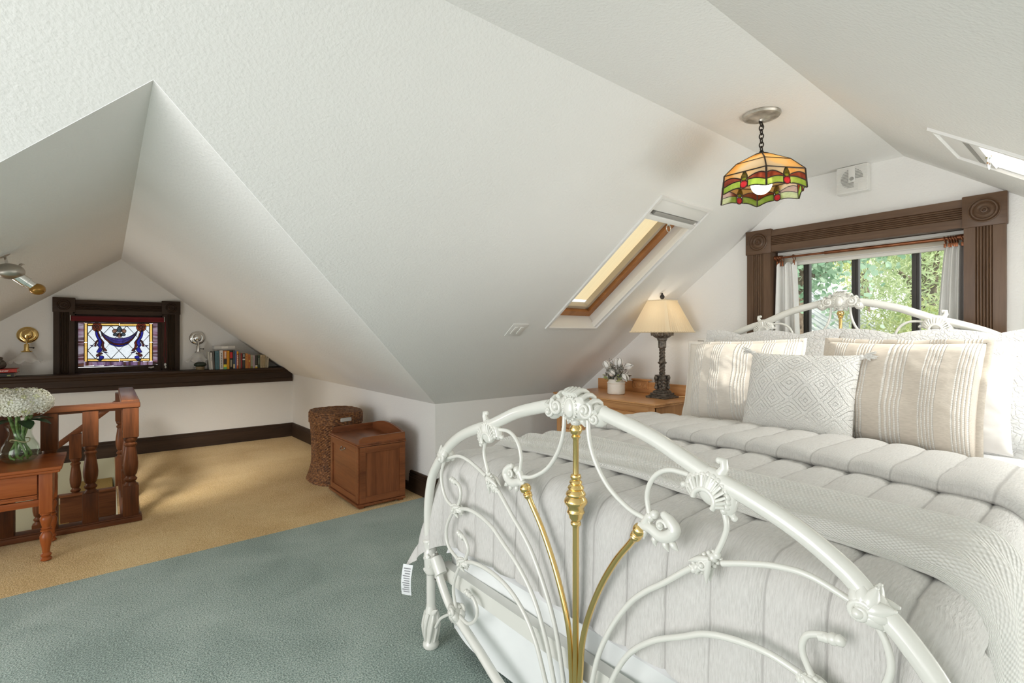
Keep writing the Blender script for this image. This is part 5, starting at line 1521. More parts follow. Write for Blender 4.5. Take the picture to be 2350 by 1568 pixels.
def hydrangea(c, R, seed, n=150):
    rnd = random.Random(seed); gw = B(); gl_ = B()
    for k in range(n):
        z_ = 1 - 1.75 * (k + .5) / n; a = k * 2.39996; r_ = math.sqrt(max(0, 1 - z_ * z_))
        d = Vector((r_ * math.cos(a), r_ * math.sin(a), z_)); p = Vector(c) + Vector((d.x * R, d.y * R, d.z * R * .82)) * rnd.uniform(.93, 1.05)
        q = d.to_track_quat('Z', 'Y').to_matrix()
        tw = rnd.uniform(0, PI); s_ = rnd.uniform(.013, .018)
        g = gl_ if rnd.random() < .10 else gw
        cv = g.bm.verts.new(p - d * .002)
        for pt in range(4):
            aa = tw + pt * PI / 2
            e = [g.bm.verts.new(p + q @ Vector((s_ * rr * math.cos(aa + da), s_ * rr * math.sin(aa + da), zz))) for rr, da, zz in ((.75, -.55, .004), (1.15, -.2, .001), (1.15, .2, .001), (.75, .55, .004))]
            g.bm.faces.new([cv] + e)
    gw.ball(Vector(c), R * .86, 2, (1, 1, .8))
    return gw, gl_
for c, R, sd in (((.045, -.01, .345), .098, 1), ((-.075, .02, .345), .10, 2), ((-.01, -.07, .335), .085, 3), ((.0, .06, .35), .09, 4)):
    gw, gl_ = hydrangea(c, R, sd)
    h1 = gw.out('flower_head', 'petal_white', va, smooth=0); gl_.out('lime_petals', 'petal_lime', h1, smooth=0)
def leaf(g, base, tip, w_, up, n=7):
    base, tip = Vector(base), Vector(tip); ax = tip - base; sd = ax.cross(Vector(up)).normalized(); nu_ = sd.cross(ax).normalized()
    row = []
    for i in range(n + 1):
        t = i / n; c = base + ax * t + nu_ * (.12 * ax.length * math.sin(PI * t)); ww = w_ * math.sin(PI * min(1, t * .93 + .05)) ** .8
        row.append((g.bm.verts.new(c - sd * ww), g.bm.verts.new(c - nu_ * ww * .25), g.bm.verts.new(c + sd * ww)))
    for r0, r1 in zip(row, row[1:]):
        g.bm.faces.new((r0[0], r0[1], r1[1], r1[0])); g.bm.faces.new((r0[1], r0[2], r1[2], r1[1]))
for a, tilt in ((-.4, -.02), (.3, .0), (-2.6, -.03), (-1.2, -.03), (2.2, -.02)):
    g = B(); leaf(g, (.03 * math.cos(a), .03 * math.sin(a), .245), (.15 * math.cos(a), .15 * math.sin(a), .235 + tilt), .034, (0, 0, 1)); g.out('leaf', 'leaf_dark', va, smooth=60)

# ================================================================== wooden storage bench and wicker hamper
CHX0, CHX1, CHY0, CHY1 = 1.425, 1.80, 3.545, 4.14
ch = thing('storage_cabinet', 'cherry stained wooden cabinet with tilt-out front and tray top', 'cabinet', ((CHX0 + CHX1) / 2, (CHY0 + CHY1) / 2, 0))
CO = Vector(((CHX0 + CHX1) / 2, (CHY0 + CHY1) / 2, 0))
zb0, zt0 = .018, .455
g = B(); g.box(CHX0 + .012, CHX1, CHY0 + .010, CHY1 - .010, zb0, zt0, .002)
g.out('carcass', 'maple_z', ch, CO, 0)
def framed(ax, sgn, a0, a1, plane, nmf, mf, nmp, mp, fw=.045):
    """stiles and rails around a recessed panel on a vertical face"""
    def bx_(g, u0, u1, z0, z1, d):
        if ax == 'x': g.box(min(plane, plane + sgn * d), max(plane, plane + sgn * d), u0, u1, z0, z1, .002)
        else: g.box(u0, u1, min(plane, plane + sgn * d), max(plane, plane + sgn * d), z0, z1, .002)
    for (u0, u1, z0, z1) in ((a0, a0 + fw, zb0 + .02, zt0 - .004), (a1 - fw, a1, zb0 + .02, zt0 - .004)):
        g = B(); bx_(g, u0, u1, z0, z1, .012); g.out('stile', mf, ch, CO, 0)
    for (z0, z1) in ((zb0 + .02, zb0 + .02 + fw), (zt0 - .004 - fw, zt0 - .004)):
        g = B(); bx_(g, a0 + fw, a1 - fw, z0, z1, .012); g.out('rail', mf, ch, CO, 0)
    g = B(); bx_(g, a0 + fw, a1 - fw, zb0 + .06, zt0 - .045, .004); return g.out(nmp, mp, ch, CO, 0)
framed('y', -1, CHX0 + .012, CHX1, CHY0 + .010, 'side', 'maple_x', 'side_panel', 'maple_stripe' if 0 else 'maple_z')
door = framed('x', -1, CHY0 + .010, CHY1 - .010, CHX0 + .012, 'front', 'maple_y', 'front_panel', 'maple_y')
g = B()
for s in (-1, 1): g.ball((CHX0 - .004, 3.84 + s * .035, .405), .009, 2, (.6, 1, 1))
g.tube(catmull([(CHX0 - .006, 3.805, .403), (CHX0 - .018, 3.82, .392), (CHX0 - .02, 3.84, .389), (CHX0 - .018, 3.86, .392), (CHX0 - .006, 3.875, .403)], 5), .004, 8); g.out('handle', 'satin_metal', door, CO)
g = B(); g.box(CHX0 - .012, CHX1 + .006, CHY0 - .008, CHY1 + .008, zt0, zt0 + .010, .004); g.box(CHX0 - .006, CHX1 + .004, CHY0 - .002, CHY1 + .002, zt0 + .010, zt0 + .022, .004); g.out('top_board', 'maple_y', ch, CO)
g = B(); g.box(CHX0 - .010, CHX1, CHY0 - .006, CHY1 + .006, zb0 - .002, zb0 + .016, .004); g.out('base_moulding', 'maple_y', ch, CO)
def gallery(y0_, y1_):
    g = B(); pr = [(CHX0 + .012, .0), (CHX0 + .012, .022), (CHX0 + .022, .038), (CHX0 + .042, .046), (CHX1, .050), (CHX1, 0)]
    g.prism(pr, lambda p: (p[0], y0_, zt0 + .022 + p[1]), lambda p: (p[0], y1_, zt0 + .022 + p[1])); g.out('gallery_side', 'maple_x', ch, CO, 30)
gallery(CHY0 + .004, CHY0 + .022); gallery(CHY1 - .022, CHY1 - .004)
g = B(); n_ = 16; pr = [(CHY0 + .022, 0)] + [(CHY0 + .022 + (CHY1 - CHY0 - .044) * i / n_, .050 + .040 * math.sin(PI * i / n_)) for i in range(n_ + 1)] + [(CHY1 - .022, 0)]
g.prism(pr, lambda p: (CHX1 - .018, p[0], zt0 + .022 + p[1]), lambda p: (CHX1, p[0], zt0 + .022 + p[1])); g.out('gallery_back', 'maple_y', ch, CO, 30)
for (x_, y_) in ((CHX0 + .03, CHY0 + .03), (CHX0 + .03, CHY1 - .03), (CHX1 - .03, CHY0 + .03), (CHX1 - .03, CHY1 - .03)):
    g = B(); g.box(x_ - .02, x_ + .02, y_ - .02, y_ + .02, 0, zb0, .004); g.out('foot', 'maple_z', ch, CO)

m, nt, b = _new('seagrass')
v = _coord(nt, (1, 1, 1))
n1 = _n(nt, 'ShaderNodeTexNoise', Scale=55, Detail=3); nt.links.new(v, n1.inputs['Vector'])
nt.links.new(_ramp(nt, n1.outputs[0], [(.3, (.045, .016, .006)), (.5, (.17, .065, .02)), (.72, (.36, .17, .06))]), b.inputs['Base Color'])
b.inputs['Roughness'].default_value = .6; _bump(nt, b, n1.outputs[0], .5, .004)
HW = Vector((1.60, 4.50, 0))
hm = thing('wicker_hamper', 'tall brown woven seagrass hamper with a lid beside the cabinet', 'hamper', HW)
def hout(a):
    """corner hamper: curved front, two straight sides towards the wall"""
    c, s = math.cos(a), math.sin(a)
    r = 1 / (abs(c) ** 2.6 + abs(s) ** 2.6) ** (1 / 2.6)
    return Vector((c * r * .20, s * r * .24, 0))
def hprof(z): return 1.0 + .16 * max(0, (.16 - z) / .16) ** 1.6 - .06 * math.sin(PI * min(1, z / .5))
NR, NA = 44, 96
g = B()
def hbody(u, v_):
    z_ = .505 * v_; a = 2 * PI * u; base = hout(a) * hprof(z_)
    row = int(v_ * NR); ph = (row % 2) * PI
    d = .0045 * math.sin(a * 44 + ph) + .003 * math.sin(v_ * NR * 2 * PI)
    return Vector((base.x, base.y, z_)) + base.normalized() * d
g.grid(NA * 3, NR * 3, hbody, closed_u=True, uv=False); hb = g.out('basket_body', 'seagrass', hm, smooth=80)
g = B()
for k in range(7):
    z_ = .512 + .0125 * k
    g.tube([hout(2 * PI * i / 90) * (1.04 + .004 * math.sin(i * 2.1 + k)) + Vector((0, 0, z_ + .002 * math.sin(i * 1.7 + k * 2))) for i in range(90)], .0075, 7, closed=True)
for k in range(12):
    f_ = 1.0 - k / 12.5
    g.tube([hout(2 * PI * i / 60) * f_ + Vector((0, 0, .600 + .006 * (1 - f_) + .0015 * math.sin(i * 1.9 + k * 3))) for i in range(60)], .0088, 6, closed=True)
g.lathe([(0, .592), (.12, .592), (.12, .600), (0, .604)], 20); g.out('lid', 'seagrass', hm, smooth=80)
ha = math.atan2(-.24, -.03)
p = Vector((.02, -.247, .53))
g = B(); g.box(-.05, .045, -.262, -.246, .535, .568, .010, seg=3); plain('handle_hole', (.45, .43, .39), .9); g.out('handle_slot', 'handle_hole', hm, label='pale hand hole in the woven side')
# ================================================================== dresser
DX0, DX1, DY0, DY1, DZ = 2.93, 3.50, 2.07, 3.03, .80
dr = thing('dresser', 'low oak dresser with carved backsplash against the window wall', 'dresser', ((DX0 + DX1) / 2, (DY0 + DY1) / 2, 0))
DO = Vector(((DX0 + DX1) / 2, (DY0 + DY1) / 2, 0))
g = B(); g.box(DX0 - .02, DX1, DY0 - .025, DY1 + .025, DZ - .012, DZ, .005, seg=3); g.box(DX0 - .012, DX1, DY0 - .018, DY1 + .018, DZ - .026, DZ - .012, .006, seg=3); g.out('dresser_top', 'oak_y', dr, DO)
g = B(); g.box(DX0 + .012, DX1 - .01, DY0, DY1, .08, DZ - .026, .003); g.out('carcass', 'oak_z', dr, DO, 0)
for (y0_, y1_) in ((DY0, DY0 + .05), (DY1 - .05, DY1)):
    g = B(); g.box(DX0, DX0 + .03, y0_, y1_, 0, DZ - .026, .004); g.out('corner_post', 'oak_z', dr, DO)
    g = B(); g.box(DX1 - .05, DX1 - .01, y0_, y1_, 0, .09, .004); g.out('leg', 'oak_z', dr, DO)
g = B(); g.box(DX0 + .002, DX0 + .02, DY0 + .05, DY1 - .05, DZ - .065, DZ - .026, .003); g.out('frieze', 'oak_y', dr, DO)
for k in range(3):
    z1_ = DZ - .075 - k * .215
    g = B(); g.box(DX0 - .004, DX0 + .016, DY0 + .056, DY1 - .056, z1_ - .205, z1_, .005); d_ = g.out('drawer', 'oak_y', dr, DO)
    for y_ in (DY0 + .24, DY1 - .24):
        g = B(); g.tube(catmull([(DX0 - .006, y_ - .04, z1_ - .095), (DX0 - .03, y_ - .03, z1_ - .115), (DX0 - .03, y_ + .03, z1_ - .115), (DX0 - .006, y_ + .04, z1_ - .095)], 5), .005, 8)
        for s in (-1, 1): g.ball((DX0 - .006, y_ + s * .04, z1_ - .093), .011, 2)
        g.out('pull', 'satin_metal', d_, DO)
g = B(); g.box(DX1 - .03, DX1, DY0 - .01, DY1 + .02, DZ, DZ + .088, .003); bs_ = g.out('backsplash', 'oak_y', dr, DO)
yc = onX(1471, 880, DX1 - .03).y
g = B(); g.box(DX1 - .048, DX1 - .028, yc - .075, yc + .075, DZ + .028, DZ + .098, .004); g.box(DX1 - .056, DX1 + .0, yc - .088, yc + .082, DZ + .098, DZ + .112, .004); g.out('carved_block', 'oak_y', bs_, DO)
g = B()
for s in (-1, 1):
    g.tube([(DX1 - .050, yc + s * (.012 + .035 * t * math.cos(0)) + s * .012 * math.sin(t * 6), DZ + .062 + .018 * math.sin(t * 9)) for t in [i / 20 for i in range(21)]], .0042, 6)
    g.tube([(DX1 - .050, yc + s * .052 + .012 * math.cos(a), DZ + .060 + .018 * math.sin(a)) for a in [2 * PI * i / 16 for i in range(16)]], .0035, 6, closed=True)
g.ball((DX1 - .048, yc, DZ + .062), .016, 2, (.5, 1, 1.2)); g.tube([(DX1 - .049, yc - .07, DZ + .034), (DX1 - .049, yc + .07, DZ + .034), (DX1 - .049, yc + .07, DZ + .092), (DX1 - .049, yc - .07, DZ + .092)], .003, 6, closed=True)
g.out('carving', 'oak_z', bs_, DO)

# ================================================================== table lamp
LP = Vector((3.29, 2.25, DZ))
lm = thing('table_lamp', 'bronze twisted-column table lamp with cream pleated shade on the dresser', 'lamp', LP)
g = B()
for s_, z0, z1 in ((.088, 0, .014), (.072, .014, .022), (.064, .022, .038), (.050, .038, .052), (.044, .052, .058)): g.box(-s_, s_, -s_, s_, z0, z1, .003)
g.out('base', 'bronze', lm, smooth=30)
g = B(); g.box(-.026, .026, -.026, .026, .056, .168, .004)
for (sx_, sy_) in ((-1, -1), (-1, 1), (1, -1), (1, 1)):
    for z_, r_ in ((.150, .018), (.125, .013), (.100, .011), (.078, .015)):
        g.ball((sx_ * .031, sy_ * .031, z_), r_, 2, (1, 1, 1.2), jit=.2, seed=z_ * 50)
    g.tube([(sx_ * .036, sy_ * .036, .15), (sx_ * .030, sy_ * .030, .11), (sx_ * .034, sy_ * .034, .08)], [.010, .006, .010], 8)
for sx_ in (-1, 1):
    for z_ in (.14, .115, .09): g.ball((sx_ * .028, 0, z_), .012, 2, (.7, 1, 1)); g.ball((0, sx_ * .028, z_), .012, 2, (1, .7, 1))
g.box(-.04, .04, -.04, .04, .166, .174, .003); g.out('capital', 'bronze', lm, smooth=50)
g = B()
def twist(u, v_):
    a = 2 * PI * u; z_ = .172 + .205 * v_; r_ = .019 + .0045 * math.cos(4 * (a - z_ * 62))
    r_ += .011 * math.exp(-((z_ - .268) / .010) ** 2)
    return Vector((r_ * math.cos(a), r_ * math.sin(a), z_))
g.grid(48, 90, twist, closed_u=True, uv=False); g.out('twisted_column', 'bronze', lm, smooth=70)
g = B(); g.lathe([(.020, .372), (.028, .380), (.030, .386), (.030, .430), (.034, .434), (.038, .444), (.038, .450), (.050, .456), (.066, .466), (.074, .474), (.074, .480), (.060, .482), (0, .482)], 8)
g.out('socket_cup', 'bronze', lm, smooth=20)
g = B()
for k in range(20):
    a = 2 * PI * k / 20; r_ = .073
    g.tube([(r_ * math.cos(a), r_ * math.sin(a), .474), (r_ * 1.06 * math.cos(a), r_ * 1.06 * math.sin(a), .492), (r_ * 1.02 * math.cos(a), r_ * 1.02 * math.sin(a), .500 + .004 * (k % 2))], [.010, .008, .003], 6)
g.out('crown_rim', 'bronze', lm)
g = B(); g.lathe([(.013, .48), (.013, .74), (0, .745)], 16); g.out('stem', 'bronze', lm)
g = B(); g.lathe([(.006, .742), (.006, .750), (.013, .754), (.018, .765), (.017, .775), (.010, .784), (.006, .788), (.008, .792), (0, .80)], 18); g.out('finial', 'black', lm, smooth=50)
# square pleated shade
m, nt, b = _new('shade_pleat'); nt.nodes.remove(b)
df = nt.nodes.new('ShaderNodeBsdfDiffuse'); df.inputs[0].default_value = (.92, .80, .60, 1)
tl = nt.nodes.new('ShaderNodeBsdfTranslucent'); tl.inputs[0].default_value = (.94, .80, .56, 1)
mx = nt.nodes.new('ShaderNodeMixShader'); mx.inputs[0].default_value = .3
nt.links.new(df.outputs[0], mx.inputs[1]); nt.links.new(tl.outputs[0], mx.inputs[2]); nt.links.new(mx.outputs[0], nt.nodes['Material Output'].inputs[0])
g = B(); NP = 12
def sq(u, half):
    t = u * 4; k = int(t) % 4; q = (t - int(t)) * 2 - 1
    return [(-half, q * half), (q * half, half), (half, -q * half), (-q * half, -half)][k], [(-1, 0), (0, 1), (1, 0), (0, -1)][k]
def shade(u, v_):
    half = .170 + (.078 - .170) * v_
    (x_, y_), n_ = sq(min(u, .99999), half)
    pl = (u * 4 * NP) % 1; d = .013 * pl * (1 - .35 * v_)
    return Vector((x_ + n_[0] * d, y_ + n_[1] * d, .500 + .238 * v_))
g.grid(4 * NP * 4, 8, shade, closed_u=True, uv=False); s_ = g.out('lamp_shade', 'shade_pleat', lm, smooth=25)
plain('shade_trim', (.80, .68, .48), .8)
g = B()
for half, z_ in ((.172, .500), (.080, .738)):
    g.tube([(-half, -half, z_), (-half, half, z_), (half, half, z_), (half, -half, z_)], .005, 6, closed=True)
g.out('shade_trim', 'shade_trim', s_)
bd = bpy.data.lights.new('lamp_bulb', 'POINT'); bd.energy = 1.3; bd.color = (1, .9, .74); bd.shadow_soft_size = .03
bo = bpy.data.objects.new('lamp_bulb', bd); COL.objects.link(bo); bo.parent = lm; bo.location = (0, 0, .60)
g = B(); g.tube(catmull([(.07, -.06, .006), (.11, -.09, .006), (.14, -.11, .006), (.168, -.12, .006)], 5), .004, 8); plain('cord_gold', (.75, .55, .28), .5); g.out('power_cord', 'cord_gold', lm)

# ================================================================== flower pot
PP = Vector((3.20, 2.62, DZ))
fp = thing('flower_pot', 'small ribbed cream pot of white tulips and dusty greenery on the dresser', 'flower pot', PP)
noisy('ceramic_cream', (.80, .77, .70), (.84, .81, .75), 30, .55, .05)
pr = [(0, 0), (.060, 0), (.068, .006)]
for k in range(6): pr += [(.0705, .012 + .012 * k), (.0685, .018 + .012 * k)]
pr += [(.070, .086), (.0735, .092), (.070, .098), (.062, .106), (.060, .118), (.062, .122), (.057, .122), (.054, .110), (0, .100)]
g = B(); g.lathe(pr, 36); g.out('pot', 'ceramic_cream', fp, smooth=50)
plain('tulip_white', (.86, .86, .85), .6); noisy('leaf_sage', (.20, .20, .17), (.48, .48, .45), 30, .7, .1); noisy('leaf_lime', (.34, .40, .16), (.58, .62, .34), 30, .6, .1); plain('twig', (.16, .14, .11), .8)
for (x_, y_, z_, dx, dy, dz) in ((.02, .07, .205, .2, .8, .5), (-.04, .045, .215, -.3, .35, .9), (-.01, -.035, .235, 0, -.15, 1), (.0, -.095, .215, .1, -1, .25), (-.02, -.085, .145, -.2, -.7, -.6), (.03, .02, .225, .3, .2, .9), (-.05, -.01, .165, -.8, 0, .5)):
    x_, y_, z_ = x_ * 1.25, y_ * 1.25, .12 + (z_ - .12) * 1.15
    g = B(); d = Vector((dx, dy, dz)).normalized(); M_t = T(x_, y_, z_) @ d.to_track_quat('Z', 'Y').to_matrix().to_4x4() @ Matrix.Scale(1.35, 4)
    for k in range(5):
        a = 2 * PI * k / 5
        vs = []
        for i in range(7):
            t_ = i / 6; r_ = .021 * math.sin(PI * (.12 + .72 * t_)); hw_ = .55 * math.sin(PI * (.15 + .80 * t_))
            vs.append([g.bm.verts.new(M_t @ Vector((r_ * math.cos(a + w_), r_ * math.sin(a + w_), .052 * t_ - .02))) for w_ in (-hw_, 0, hw_)])
        for r0, r1 in zip(vs, vs[1:]):
            g.bm.faces.new((r0[0], r0[1], r1[1], r1[0])); g.bm.faces.new((r0[1], r0[2], r1[2], r1[1]))
    g.ball(M_t @ Vector((0, 0, .004)), .015, 2, (1, 1, 1.4)); g.out('tulip', 'tulip_white', fp, smooth=70)
rnd = random.Random(11); g1 = B(); g2 = B(); g3 = B()
for k in range(110):
    a = rnd.uniform(0, 2 * PI); el = rnd.uniform(.05, 1.3); r_ = rnd.uniform(.035, .115)
    c = Vector((r_ * math.cos(a) * math.cos(el) * 1.0, r_ * math.sin(a) * math.cos(el), .125 + r_ * math.sin(el) * 1.0))
    d = Vector((rnd.uniform(-1, 1), rnd.uniform(-1, 1), rnd.uniform(-.2, .8))).normalized()
    leaf(g1, c - d * .018, c + d * .022, .013, (rnd.uniform(-1, 1), rnd.uniform(-1, 1), 1), 5)
for k in range(34):
    a = rnd.choice([1.4, -1.5]) + rnd.uniform(-.7, .7); r_ = rnd.uniform(.05, .09)
    c = Vector((r_ * math.cos(a) - .02, r_ * math.sin(a), .125 + rnd.uniform(-.02, .035))); d = Vector((rnd.uniform(-1, 1), math.sin(a), rnd.uniform(-.6, .3))).normalized()
    leaf(g2, c - d * .014, c + d * .022, .014, (rnd.uniform(-1, 1), .2, 1), 5)
for k in range(26):
    a = rnd.uniform(0, 2 * PI); sp = rnd.uniform(.02, .11); hh_ = rnd.uniform(.20, .30)
    tip = Vector((sp * math.cos(a), sp * math.sin(a), hh_ if sp < .07 else hh_ - .05))
    g3.tube([(0, 0, .10), tip * .55 + Vector((0, 0, .03)), tip], [.0016, .0014, .001], 5)
    for i in range(6):
        q = tip * (.6 + .4 * i / 5) + Vector((0, 0, .03 * (1 - i / 5))); g3.ball(q + Vector((rnd.uniform(-.006, .006), rnd.uniform(-.006, .006), 0)), .0032, 1)
g1.out('sage_leaves', 'leaf_sage', fp, smooth=60); g2.out('lime_leaves', 'leaf_lime', fp, smooth=60); g3.out('twigs', 'twig', fp, smooth=60)

# ================================================================== pendant lamp
PC = Vector((2.375, 1.087, ZC))
pd = thing('pendant_lamp', 'hexagonal stained-glass pendant lamp hanging on a chain over the bed', 'pendant lamp', PC)
g = B(); g.lathe([(.082, 0), (.083, -.006), (.078, -.014), (.060, -.018), (.056, -.016), (.030, -.022), (.012, -.026), (.010, -.034), (0, -.034)], 36); g.out('canopy', 'aged_silver', pd, smooth=40)
ZSH = (H + (771.3 - 357) / 1150 * 2.338) - ZC              # top of the shade below the ceiling
nlk = 8; z0 = -.034; zz = z0
g = B(); pitch = (abs(ZSH) - .034) / nlk
for k in range(nlk):
    c = z0 - pitch * (k + .5); ro, hl = .0095, pitch * .66
    pts = []
    for i in range(20):
        a = 2 * PI * i / 20
        q = Vector((ro * math.cos(a), 0, hl * math.sin(a)))
        if k % 2: q = Vector((0, q.x, q.z))
        pts.append(Vector((0, 0, c)) + q)
    g.tube(pts, .0028, 6, closed=True)
g.tube([(.016 * math.cos(a), .016 * math.sin(a) * .4, -.046 + .016 * math.sin(a)) for a in [2 * PI * i / 18 for i in range(18)]], .003, 6, closed=True)
g.out('chain', 'dark_iron', pd, smooth=60)
# tiers of the shade (radius of corners, z below ceiling)
TIER = [(.035, ZSH), (.128, ZSH - .050), (.188, ZSH - .108)]
ZBOT = ZSH - .194
A0 = math.atan2(-PC.y, -PC.x) + .10                         # one corner faces the room
def hexp(r_, z_, k): a = A0 + k * PI / 3; return Vector((r_ * math.cos(a), r_ * math.sin(a), z_))
glassy('art_cream', (.9, .7, .42), [(.84, .76, .64), (.94, .72, .42), (.90, .60, .26)], 7, trans=.12)
glassy('art_green', (.45, .62, .15), [(.52, .68, .20), (.78, .88, .42)], 26, trans=.25)
glassy('art_brown', (.32, .10, .05), [(.40, .13, .07), (.72, .32, .18)], 22, trans=.2)
glassy('art_red', (.75, .05, .10), [(.85, .05, .10), (.95, .25, .3)], 40, trans=.3)
glassy('art_lime', (.55, .60, .08), [(.42, .46, .04), (.68, .70, .2)], 40, trans=.3)
came_p = B()
def strip(a, b_, r_=.0032): came_p.tube([a, b_], r_, 6)
for k in range(6):
    for t_ in range(2):
        (r0, z0_), (r1, z1_) = TIER[t_], TIER[t_ + 1]
        g = B(); ps = [hexp(r0, z0_, k), hexp(r0, z0_, k + 1), hexp(r1, z1_, k + 1), hexp(r1, z1_, k)]
        nn = (ps[1] - ps[0]).cross(ps[3] - ps[0]).normalized() * .0015
        vs = [g.bm.verts.new(p + nn) for p in ps] + [g.bm.verts.new(p - nn) for p in ps]
        for f in ((0, 1, 2, 3), (7, 6, 5, 4), (0, 4, 5, 1), (1, 5, 6, 2), (2, 6, 7, 3), (3, 7, 4, 0)): g.bm.faces.new([vs[i] for i in f])
        g.out('glass_panel', 'art_cream', pd, smooth=0)
        strip(ps[0], ps[3]); strip(ps[3], ps[2]); strip(ps[0], ps[1])
    # skirt panel in its own plane: u across 0..1, w down 0..1
    a, b_ = hexp(TIER[2][0], TIER[2][1], k), hexp(TIER[2][0], TIER[2][1], k + 1)
    c, d = hexp(.196, ZBOT, k), hexp(.196, ZBOT, k + 1)
    nrm = ((b_ - a).cross(c - a)).normalized()
    if nrm.dot(a) < 0: nrm = -nrm
    def SK(u, w, o=0.0): return a.lerp(b_, u).lerp(c.lerp(d, u), w) + nrm * o
    def gp(poly, mat, o=0.0015, nm='glass_panel', sm_=False, came_=True):
        if sm_: poly = [(p.x, p.y) for p in catmull([Vector((x_, y_, 0)) for x_, y_ in poly], 4, True)]
        g = B(); g.prism(poly, lambda p: SK(p[0], p[1], o), lambda p: SK(p[0], p[1], o - .003)); ob = g.out(nm, mat, pd, smooth=0)
        if came_: came_p.tube([SK(p[0], p[1], o * .3) for p in poly], .0026, 6, closed=True)
        return ob
    hL = [(i / 8 * .42, .34 - .15 * math.sin(PI * (i / 8) ** .8) + .04 * i / 8) for i in range(9)]
    hR = [(1 - x_, y_) for x_, y_ in hL][::-1]
    mL = [(i / 8 * .42, .66 - .19 * math.sin(PI / 2 * i / 8) - .04 * math.sin(PI * i / 8)) for i in range(9)]
    mR = [(1 - x_, y_) for x_, y_ in mL][::-1]
    bL = [(i / 8 * .42, .99 - .16 * math.sin(PI / 2 * i / 8) ** 1.5 - .05 * math.sin(PI * i / 8)) for i in range(9)]
    bR = [(1 - x_, y_) for x_, y_ in bL][::-1]
    gp([(0, 0), (.5, 0), (.5, .30)] + hL[::-1], 'art_cream'); gp([(.5, 0), (1, 0)] + hR[::-1] + [(.5, .30)], 'art_cream')
    gp(hL + mL[::-1], 'art_brown'); gp(hR + mR[::-1], 'art_brown')
    gp(mL + bL[::-1], 'art_green'); gp(mR + bR[::-1], 'art_green')
    gp([(.5, .0), (.55, .17), (.57, .34), (.53, .50), (.47, .50), (.43, .34), (.45, .17)], 'art_lime', .004, sm_=True)
    n_ = 16; gp([(.5 + .082 * math.cos(2 * PI * i / n_), .68 + .19 * math.sin(2 * PI * i / n_)) for i in range(n_)], 'art_red', .005, 'glass_jewel')
    strip(a, c + (a - c) * .03, .0042)
came_p.out('lead_came', 'lead', pd, smooth=60)
g = B(); g.lathe([(.034, ZSH + .004), (.034, ZSH - .004), (.014, ZSH - .01), (.014, ZSH - .06), (.017, ZSH - .062), (.017, ZSH - .09), (0, ZSH - .09)], 20); g.lathe([(0, ZSH + .012), (.02, ZSH + .01), (.034, ZSH + .002)], 20); g.out('socket', 'dark_iron', pd)
g = B(); g.ball((0, 0, ZSH - .132), .046, 3, (1, 1, 1.1))
m, nt, b = _new('bulb_glow'); b.inputs['Base Color'].default_value = (1, .95, .85, 1); b.inputs['Emission Color'].default_value = (1, .90, .72, 1); b.inputs['Emission Strength'].default_value = 9.0
g.out('bulb', 'bulb_glow', pd, smooth=80)

# ================================================================== wall fan unit, thermostat, slope switch
fu = thing('wall_vent_fan', 'white plastic louvred fan unit high on the window wall', 'fan', (XW, 1.067, 2.222))
g = B(); g.box(-.058, 0, -.083, .083, -.083, .081, .006); g.out('housing', 'white_plastic', fu)
for k in range(16):
    z_ = -.073 + .0095 * k
    g = B(); g.box(-.061, -.057, -.080, .080, z_, z_ + .004); g.out('rib', 'white_plastic', fu, smooth=0)
for k in range(13):
    z_ = -.052 + .0088 * k; hw_ = math.sqrt(max(0, .058 ** 2 - (z_ - 0) ** 2))
    if hw_ < .012: continue
    g = B(); 
    if z_ > .0:
        g.box(-.0625, -.0585, .018, max(.024, hw_), z_, z_ + .0035); g.out('louvre_slot', 'grey_plastic', fu, smooth=0)
        g = B(); g.box(-.0625, -.0585, -max(.024, hw_), -.018, z_, z_ + .0035)
    else: g.box(-.0625, -.0585, -.01 if z_ < -.02 else .018, hw_, z_, z_ + .0035)
    g.out('louvre_slot', 'grey_plastic', fu, smooth=0)
g = B(); g.box(-.064, -.056, -.017, .017, -.015, .073, .002); g.out('centre_panel', 'white_plastic', fu)
g = B(); g.lathe([(0, .006), (.010, .006), (.012, 0)], 18, T(-.064, 0, .0) @ rotM('Y', -90)); g.out('sensor', 'grey_plastic', fu)
g = B(); g.box(-.063, -.056, -.075, -.03, -.075, -.035, .002); g.out('corner_panel', 'white_plastic', fu)
ty = onX(1606, 800, XW).y; tz0, tz1 = onX(1606, 838, XW).z, onX(1606, 776, XW).z
th = thing('wall_control', 'tall white wall control with small grey display beside the striped pillow', 'thermostat', (XW, ty - .02, (tz0 + tz1) / 2))
hh_ = (tz1 - tz0) / 2
g = B(); g.box(-.018, 0, -.035, .035, -hh_, hh_, .004); g.out('case', 'white_plastic', th)
g = B(); g.box(-.0195, -.017, -.026, .026, hh_ - .075, hh_ - .018, .001); g.out('display', 'grey_plastic', th)
for k in range(3):
    g = B(); g.box(-.0205, -.017, -.02, .02, hh_ - .105 - .022 * k, hh_ - .092 - .022 * k, .002); g.out('button', 'white_trim', th)
sw = thing('light_switch', 'double white light switch plate on the sloping ceiling below the roof window', 'light switch', (2.165, 2.63, zL(2.63)))
ups = Vector((0, TL, 1)).normalized(); sd_ = Vector((0, 1, -TL)).normalized()
Ml = Matrix(((1, sd_.x, -ups.x, 0), (0, sd_.y, -ups.y, 0), (0, sd_.z, -ups.z, 0), (0, 0, 0, 1)))
g = B(); g.box(-.068, .068, -.066, .066, 0, .006, .003, M=Ml); g.out('plate', 'white_plastic', sw)
for s in (-1, 1):
    g = B(); g.box(s * .026 - .012, s * .026 + .012, -.036, .036, .005, .010, .002, M=Ml); r_ = g.out('rocker', 'white_plastic', sw)

